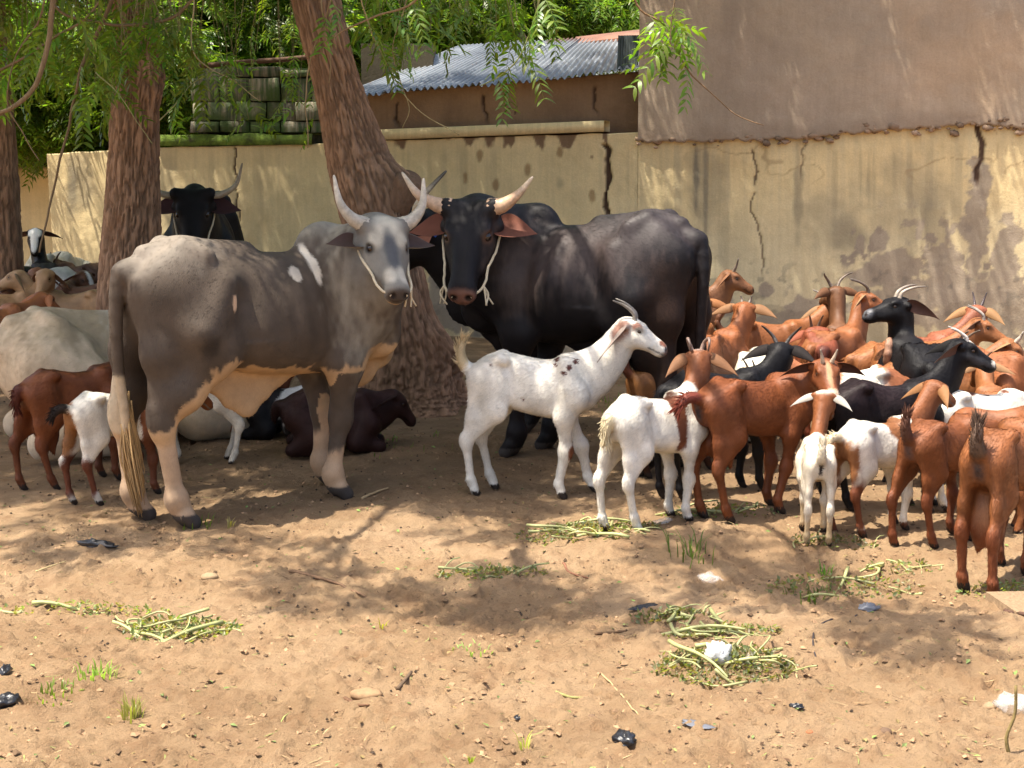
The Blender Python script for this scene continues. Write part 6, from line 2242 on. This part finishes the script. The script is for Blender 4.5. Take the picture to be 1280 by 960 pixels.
def wilted_leaves(n, rx, ry, seed, col=(.19, .21, .10), size=.024, hmax=.04):
    """crumpled little leaves heaped together"""
    rg = np.random.default_rng(seed)
    V, F, C = [], [], []
    for i in range(n):
        r, a = rg.random() ** .6, rg.uniform(0, 6.28)
        p = np.array((rx * r * math.cos(a), ry * r * math.sin(a), rg.uniform(.004, .012) + hmax * (1 - r) * rg.random()))
        M = rot_np(rg.uniform(-1, 1), rg.uniform(-1, 1), rg.uniform(0, 6.28))
        s = size * rg.uniform(.5, 1.2)
        q = np.array(((0, 0, 0), (.4, -.28, .12), (.5, .03, -.08), (1, .05, .1), (.45, .3, .14))) * s
        k = len(V) * 5
        V.append(q @ M.T + p)
        F += [(k, k + 1, k + 2), (k + 1, k + 3, k + 2), (k, k + 2, k + 4), (k + 2, k + 3, k + 4)]
        C.append(np.tile(np.array(col) * rg.uniform(.6, 1.5) * (rg.uniform(.8, 1.5), 1, 1), (5, 1)))
    return np.concatenate(V), np.array(F), np.concatenate(C)


def fodder(label, px, py, rx, ry, ns, nl, seed, stack=.05, dirn=None):
    p = on_ground(px, py)
    root = empty("fodder_pile", p, label, "fodder", "fodder heaps scattered on the sand")
    rg = random.Random(seed)
    for i in range(ns):
        r, a = math.sqrt(rg.random()), rg.uniform(0, 6.28)
        x, y = rx * r * math.cos(a), ry * r * math.sin(a)
        o = add("stalk", rg.choice(STALKS), root, (x, y, gh(p.x + x, p.y + y) - p.z + .010 + stack * (1 - r) * rg.random()),
                (rg.uniform(-.5, .5), rg.gauss(0, .17), (rg.uniform(0, 6.28) if dirn is None else dirn + rg.gauss(0, .5))), rg.uniform(.7, 1.15))
    V, F, C = wilted_leaves(int(nl * 1.3), rx * 1.1, ry * 1.1, seed)
    V[:, 2] += gh_np(V[:, 0] + p.x, V[:, 1] + p.y) - p.z
    o = add("leaf_litter", mesh_np("leaf_litter", V, F, C, True, [M_LEAF]), root)
    o["kind"] = "stuff"


fodder("round heap of pale green chewed stalks on the sunny sand, lower left", 226, 786, .19, .15, 20, 460, 1)
fodder("heap of pale green stalks around a crumpled white plastic bag", 905, 834, .22, .16, 26, 700, 2, .05)
fodder("line of thick green stalks just behind the heap with the white bag", 905, 792, .20, .05, 9, 160, 3, .03, -.3)
fodder("thin trail of wilted green leaves and stalks above the white bag heap", 838, 768, .14, .05, 9, 180, 4, .03, .1)
fodder("green stalk heap by the saddle-banded white goat's hind hooves", 735, 668, .30, .22, 22, 520, 5, .04)
fodder("small scatter of green leaves in the shade in front of the spotted goat", 612, 716, .22, .06, 7, 190, 6, .03, .2)
fodder("stalks between the feet of the chestnut goat and the saddle-banded goat", 900, 650, .28, .12, 9, 140, 7, .02)
fodder("few green stalks on the sand behind the brown goat with a raised tail", 1130, 716, .16, .07, 7, 60, 8, .02)
fodder("dark wilted leaves in the shade below the cream kid", 1050, 735, .30, .12, 5, 240, 9, .02)
fodder("thin streak of dry green leaves on the sand at the left", 110, 762, .36, .05, 2, 130, 10, .015, .1)
fodder("green leaves by the kid's hooves right of centre", 1040, 690, .18, .09, 4, 130, 11, .02)
fodder("scatter of green leaves on the far side beside the udder goat", 1262, 745, .18, .10, 3, 130, 12, .02)


def blades(label, px, py, n, h, spread, seed, col=(.20, .26, .06), name="grass_tuft"):
    p = on_ground(px, py)
    rg = np.random.default_rng(seed)
    mb = MB()
    for i in range(n):
        a, r = rg.uniform(0, 6.28), spread * rg.random()
        b = np.array((r * math.cos(a), r * math.sin(a), -.004))
        b[2] += gh(p.x + b[0], p.y + b[1]) - p.z
        L = h * rg.uniform(.5, 1.1)
        d = np.array((math.cos(a + rg.normal(0, .6)), math.sin(a + rg.normal(0, .6)), 0)) * rg.uniform(.1, .7)
        P = catmull([b, b + d * L * .35 + (0, 0, L * .6), b + d * L + (0, 0, L * rg.uniform(.7, 1))], 6)
        w = .0028 * np.array((1, 1.1, 1, .8, .5, .1))
        s = np.cross(d + (0, 0, .01), (0, 0, 1))
        s /= np.linalg.norm(s) + 1e-6
        V = np.empty((12, 3))
        V[0::2], V[1::2] = P - w[:, None] * s, P + w[:, None] * s
        mb.put(V, [(2 * k, 2 * k + 2, 2 * k + 3, 2 * k + 1) for k in range(5)], np.array(col) * rg.uniform(.7, 1.3))
    o = add(name, mb.mesh(name, [M_LEAF]), None, p)
    tag(o, label, "grass", "grass tufts on the sand")
    o["kind"] = "stuff"


for i, (lab, px, py, n, h, sp, col) in enumerate((
        ("yellow-green cropped tuft low at the left of the sand", 168, 900, 26, .085, .035, (.34, .34, .10)),
        ("green sprouting grass patch left of the sand", 120, 852, 40, .06, .07, (.22, .30, .06)),
        ("low green patch near the black rags at the left edge", 66, 876, 50, .04, .10, (.20, .28, .06)),
        ("dry tuft beside the grey bull's front hooves shade", 288, 660, 14, .07, .02, (.42, .34, .16)),
        ("single yellow sprout left of the middle shade", 478, 782, 7, .06, .012, (.40, .36, .08)),
        ("tall green grass shoots in front of the saddle-banded goat", 862, 704, 34, .13, .12, (.11, .18, .04)),
        ("green sprigs in the shade below the kids", 1020, 744, 40, .05, .14, (.12, .20, .04)),
        ("green weeds by the wall right of the small orange goat", 1222, 488, 70, .16, .30, (.22, .34, .05)),
        ("grass clump right of the leaning trunk's foot", 640, 470, 70, .09, .5, (.16, .20, .05)),
        ("green weeds behind the spotted white goat's chest", 770, 510, 60, .08, .35, (.18, .22, .05)),
        ("short green tuft by the grey bull's rear hooves", 250, 655, 34, .05, .10, (.18, .26, .05)),
        ("thin weeds in the shade between the bull and the leaning tree", 470, 560, 60, .05, .5, (.15, .18, .06)),
        ("small plant with broad green leaves near the cream kid's hooves", 1030, 722, 16, .07, .03, (.16, .34, .07)),
        ("sprig at the lower middle of the sand", 590, 812, 26, .03, .08, (.26, .32, .12)),
        ("pale twin shoots bottom centre", 655, 938, 8, .07, .02, (.42, .42, .14)),
        ("bright sprout at the bottom edge, left of centre", 588, 952, 6, .03, .01, (.34, .46, .06)))):
    blades(lab, px, py, n, h, sp, 500 + i, col)


def rag(name, label, cat, px, py, rx, ry, rz, mat, seed, group=None):
    """crumpled film or rag: folded closed sheet with sharp creases"""
    p = on_ground(px, py)
    nu, nv = 22, 14
    V = []
    if mat is M_BLACKP:
        rx, ry, rz = rx * .8, ry * .8, rz * .75
    o = np.array((seed * 1.7, seed * .9, 0))
    for i in range(nu):
        for j in range(nv):
            a = 2 * math.pi * i / nu
            b = math.pi * (j + .02) / (nv - 1 + .04)
            q = np.array((math.cos(a) * math.sin(b), math.sin(a) * math.sin(b), -math.cos(b)))
            f = 1 + 1.15 * abs(fbm(q * 1.9 + o, 3) - .5) * (1 if vnoise(q * 2.3 + o) > .45 else -1) + .5 * (fbm(q * 5 + o, 2) - .5)
            V.append((q[0] * rx * f, q[1] * ry * f, max(-.004, (q[2] * .5 + .45) * rz * f)))
    F = [(i * nv + j, ((i + 1) % nu) * nv + j, ((i + 1) % nu) * nv + j + 1, i * nv + j + 1) for i in range(nu) for j in range(nv - 1)]
    me = mesh_np(name, V, np.array(F), None, False, [mat])
    o = add(name, me, None, p, (0, 0, seed))
    tag(o, label, cat, group)


rag("plastic_bag", "crumpled white plastic bag lying on the green stalk heap", "bag", 898, 833, .048, .04, .075, M_WHITEP, 1)
rag("plastic_bag", "flattened clear plastic bag on shaded sand near the tall grass shoots", "bag", 887, 726, .055, .04, .03, M_CLEAR, 2)
rag("plastic_bag", "clear plastic bag by the upright twig at the right edge", "bag", 1266, 890, .055, .045, .055, M_CLEAR, 3)
rag("plastic_bag", "pale plastic scrap by the saddle-banded goat's front hooves", "bag", 828, 661, .06, .03, .02, M_CLEAR, 4)
rag("black_rag", "crumpled black plastic rag on the sand, bottom right of centre", "litter", 781, 930, .050, .036, .045, M_BLACKP, 5)
rag("black_rag", "long twisted black rag on the sand left of the bull's rear hooves", "litter", 122, 682, .11, .035, .045, M_BLACKP, 6)
rag("black_rag", "grey-black rag at the left edge, the lower of two", "litter", 8, 886, .055, .04, .05, M_BLACKP, 7)
rag("black_rag", "small grey-black rag at the left edge, the upper of two", "litter", 8, 846, .05, .025, .035, M_BLACKP, 8)
rag("black_rag", "small folded black scrap on the open sand, lower right", "litter", 995, 886, .026, .016, .02, M_BLACKP, 9)
rag("black_rag", "flat black scrap in the shade above the white bag heap", "litter", 805, 755, .075, .028, .018, M_BLACKP, 10)
rag("black_rag", "tiny dark scrap right of bottom centre", "litter", 648, 897, .02, .016, .016, M_BLACKP, 11)
rag("plastic_scrap", "bluish grey film half buried in the sand, lower right", "litter", 872, 908, .045, .022, .008, M_GREYP, 12)
rag("plastic_scrap", "grey scrap among dark leaves below the kids", "litter", 1086, 766, .04, .03, .03, M_GREYP, 13)


def stone(label, px, py, r, seed, col, sc=(1, .8, .6), name="stone"):
    p = on_ground(px, py)
    V, F = [], []
    n, m = 10, 14
    o = np.array((seed, seed * 2., 0))
    for i in range(n):
        for j in range(m):
            a, b = 2 * math.pi * j / m, math.pi * (i + .05) / (n - .9)
            q = np.array((math.cos(a) * math.sin(b), math.sin(a) * math.sin(b), math.cos(b)))
            f = r * (.8 + .45 * fbm(q * 1.6 + o, 3))
            V.append(q * f * sc)
    F = [(i * m + j, (i + 1) * m + j, (i + 1) * m + (j + 1) % m, i * m + (j + 1) % m) for i in range(n - 1) for j in range(m)]
    o = add(name, mesh_np(name, V, np.array(F), np.tile(np.array(col), (len(V), 1)), True, [M_STONE]), None, p + Vector((0, 0, r * .15)))
    tag(o, label, "stone")


stone("brown fist-sized clod on the open sand, bottom right", 1105, 920, .022, 1, (.13, .08, .05))
stone("pale stone by the clear bag at the right edge", 1238, 884, .022, 2, (.28, .19, .11))
stone("rounded sand lump beside the short stick, bottom left of centre", 458, 866, .045, 3, (.27, .17, .09), (1.2, .7, .4))
stone("rust-red chip on the sand, lower right", 1012, 918, .013, 4, (.28, .11, .05))
stone("grey rock seen under the black bull's belly by the wall", 708, 448, .16, 5, (.30, .23, .15), (1.2, .7, .65), "rock")
stone("pale stone left of the rear goats by the wall", 640, 432, .10, 6, (.26, .20, .13), (1.2, .7, .6), "rock")
stone("small brown stone near the lower middle", 740, 892, .012, 7, (.16, .10, .06))
stone("pale clod above the stalk heap at lower left", 262, 722, .03, 8, (.30, .21, .12), (1.2, .8, .6))
stone("reddish stone under the right goats", 1010, 866, .016, 9, (.20, .11, .07))


def stick(label, pts, r0, r1, col=(.20, .12, .07), name="stick", zs=None, cat="stick"):
    P = []
    for i, (x, y) in enumerate(pts):
        p = on_ground(x, y, r0 * .9)
        if zs:
            p = on_ground(*pts[0]) + Vector((0, 0, 0)) if False else p
            p.z += zs[i]
        P.append(tuple(p))
    P = catmull(P, 14)
    P[1:-1] += (fbm(P[1:-1] * 20, 2)[:, None] - .5) * .008
    V, F = tube(P, np.linspace(r0, r1, 14), 6)
    c = P.mean(0)
    o = add(name, mesh_np(name, V - c, F, np.tile(np.array(col), (len(V), 1)), True, [M_WOOD]), None, tuple(c))
    tag(o, label, cat)


stick("long thin dry stick lying across the sand left of centre", [(362, 717), (408, 727), (458, 742)], .008, .005)
stick("short dark curved stick, bottom left of centre", [(430, 872), (448, 879), (462, 880)], .008, .003, (.13, .07, .04))
stick("short dark peg lying aslant on the sand near the middle", [(497, 858), (504, 850), (514, 838)], .008, .006, (.12, .08, .05))
stick("twig in the shade right of the middle blob", [(744, 784), (765, 782), (784, 780)], .006, .004, (.15, .09, .05))
stick("pair of thin dry stalks leaning over the lower middle, the upright one", [(738, 872), (743, 852), (749, 838)], .0035, .002, (.34, .22, .10))
stick("long thin dry straw slanting right in the lower middle", [(752, 838), (775, 862), (798, 890)], .003, .002, (.42, .30, .15))
stick("greenish stalk lying flat in the lower middle", [(692, 862), (712, 868), (736, 868)], .006, .003, (.26, .24, .09))
stick("thin dark cord curving down the sand below the kids", [(1040, 780), (1020, 790), (1016, 806), (1020, 826)], .0035, .003, (.05, .04, .04), "cord")
stick("dark curled cord beside the dark leaves", [(1075, 770), (1062, 784), (1062, 796)], .0035, .003, (.05, .04, .04), "cord")
stick("root-like brown twigs sticking out of the shaded sand", [(704, 706), (712, 714), (735, 722)], .006, .003, (.22, .10, .06))
stick("pale straw lying left of the long black rag's shadow", [(45, 712), (64, 706), (82, 700)], .004, .002, (.50, .40, .20))
stick("dark stick at the right edge in front of the udder goat", [(1255, 776), (1268, 780), (1285, 784)], .010, .008, (.09, .05, .035))
stick("dry stalk on the sand beside the grey bull's front hoof", [(452, 622), (470, 616), (486, 612)], .008, .004, (.40, .28, .15))
# upright twig at the right edge
b_ = on_ground(1262, 945)
P_ = catmull([(b_.x, b_.y, b_.z - .01), (b_.x - .012, b_.y, b_.z + .05), (b_.x + .008, b_.y, b_.z + .12), (b_.x + .006, b_.y, b_.z + .205)], 14)
v_, f_ = tube(P_, np.linspace(.006, .0045, 14), 6)
tag(add("twig", mesh_np("twig", v_ - np.array(b_), f_, np.tile((.20, .15, .06), (len(v_), 1)), True, [M_WOOD]), None, b_), "thin twig standing upright in the sand at the right edge", "twig")
# pale board at the right edge
b_ = on_ground(1275, 768)
V_, F_ = box((-.12, -.10, -.02), (.30, .10, .012))
tag(add("board", mesh_np("board", V_, F_, np.tile((.25, .17, .10), (8, 1)), False, [M_WOOD]), None, b_ + Vector((.03, 0, .012)), (.08, .06, .25)), "pale flat board half buried in the sand at the right edge", "board")


def scatter(name, n, seed, maker, mat, dens=1.5):
    rg = np.random.default_rng(seed)
    V, F, C, k = [], [], [], 0
    for i in range(n):
        y = 3.35 + 8.0 * rg.random() ** dens
        x = rg.uniform(-.40, .40) * y
        v, f, c = maker(rg)
        z = gh(x, y)
        V.append(v + np.array((x, y, z)))
        F += [tuple(q + k for q in g) for g in f]
        C.append(np.tile(c, (len(v), 1)))
        k += len(v)
    me = mesh_np(name, np.concatenate(V), F, np.concatenate(C), False, [mat])
    tag(add(name, me), kind="stuff")


def mk_clod(rg):
    r = .0045 * rg.uniform(.5, 1.0) / max(rg.random(), .22) ** .8
    q = np.array(((1, 0, 0), (0, 1, 0), (-1, 0, 0), (0, -1, 0), (0, 0, .7), (.6, .6, .4), (-.5, .6, .35))) * rg.uniform(.6, 1.2, (7, 1)) * r
    return q @ rot_np(0, 0, rg.uniform(0, 6)).T + (0, 0, r * .1), [(0, 5, 4), (5, 1, 4), (1, 6, 4), (6, 2, 4), (2, 3, 4), (3, 0, 4), (0, 1, 5), (1, 2, 6)], np.array((.34, .21, .115)) * rg.uniform(.3, 1.1)


def mk_straw(rg):
    L = rg.uniform(.015, .07)
    w = rg.uniform(.0008, .0018)
    a = rg.uniform(0, 6.28)
    d, s = np.array((math.cos(a), math.sin(a), rg.uniform(-.05, .2))), np.array((-math.sin(a), math.cos(a), 0))
    c = np.array(((.42, .31, .16), (.30, .20, .10), (.22, .26, .08), (.12, .07, .04))[rg.integers(0, 4)]) * rg.uniform(.7, 1.2)
    m = d * L * .5 + s * L * rg.uniform(-.12, .12)
    o = np.array((0, 0, .004))
    return np.array((-s * w, s * w, m + s * w, m - s * w, d * L)) + o, [(0, 1, 2, 3), (3, 2, 4)], c


def mk_leaf(rg):
    L = rg.uniform(.012, .03)
    M = rot_np(rg.uniform(-.4, .4), rg.uniform(-.4, .4), rg.uniform(0, 6.28))
    q = np.array(((0, 0, 0), (.4, -.25, .1), (1, 0, 0), (.4, .25, .12))) * L
    c = np.array(((.16, .20, .07), (.26, .19, .08), (.12, .07, .04), (.20, .28, .08))[rg.integers(0, 4)]) * rg.uniform(.6, 1.2)
    return q @ M.T + (0, 0, .007), [(0, 1, 2, 3)], c


scatter("soil_crumbs", 9500, 1, mk_clod, M_STONE, 1.5)
scatter("straw_bits", 2600, 2, mk_straw, M_WOOD, 1.3)
scatter("fallen_leaves", 1500, 3, mk_leaf, M_WOOD, 1.1)


def mk_pellet(rg):
    r = rg.uniform(.004, .0065)
    q = np.array(((1.3, 0, 0), (0, 1, 0), (-1.3, 0, 0), (0, -1, 0), (0, 0, 1.0), (0, 0, -.8))) * r
    return q @ rot_np(0, 0, rg.uniform(0, 6)).T + (0, 0, r * .6), [(0, 1, 4), (1, 2, 4), (2, 3, 4), (3, 0, 4), (1, 0, 5), (2, 1, 5), (3, 2, 5), (0, 3, 5)], np.array((.04, .027, .018)) * rg.uniform(.7, 1.6)


scatter("goat_droppings", 1300, 4, mk_pellet, M_STONE, .75)
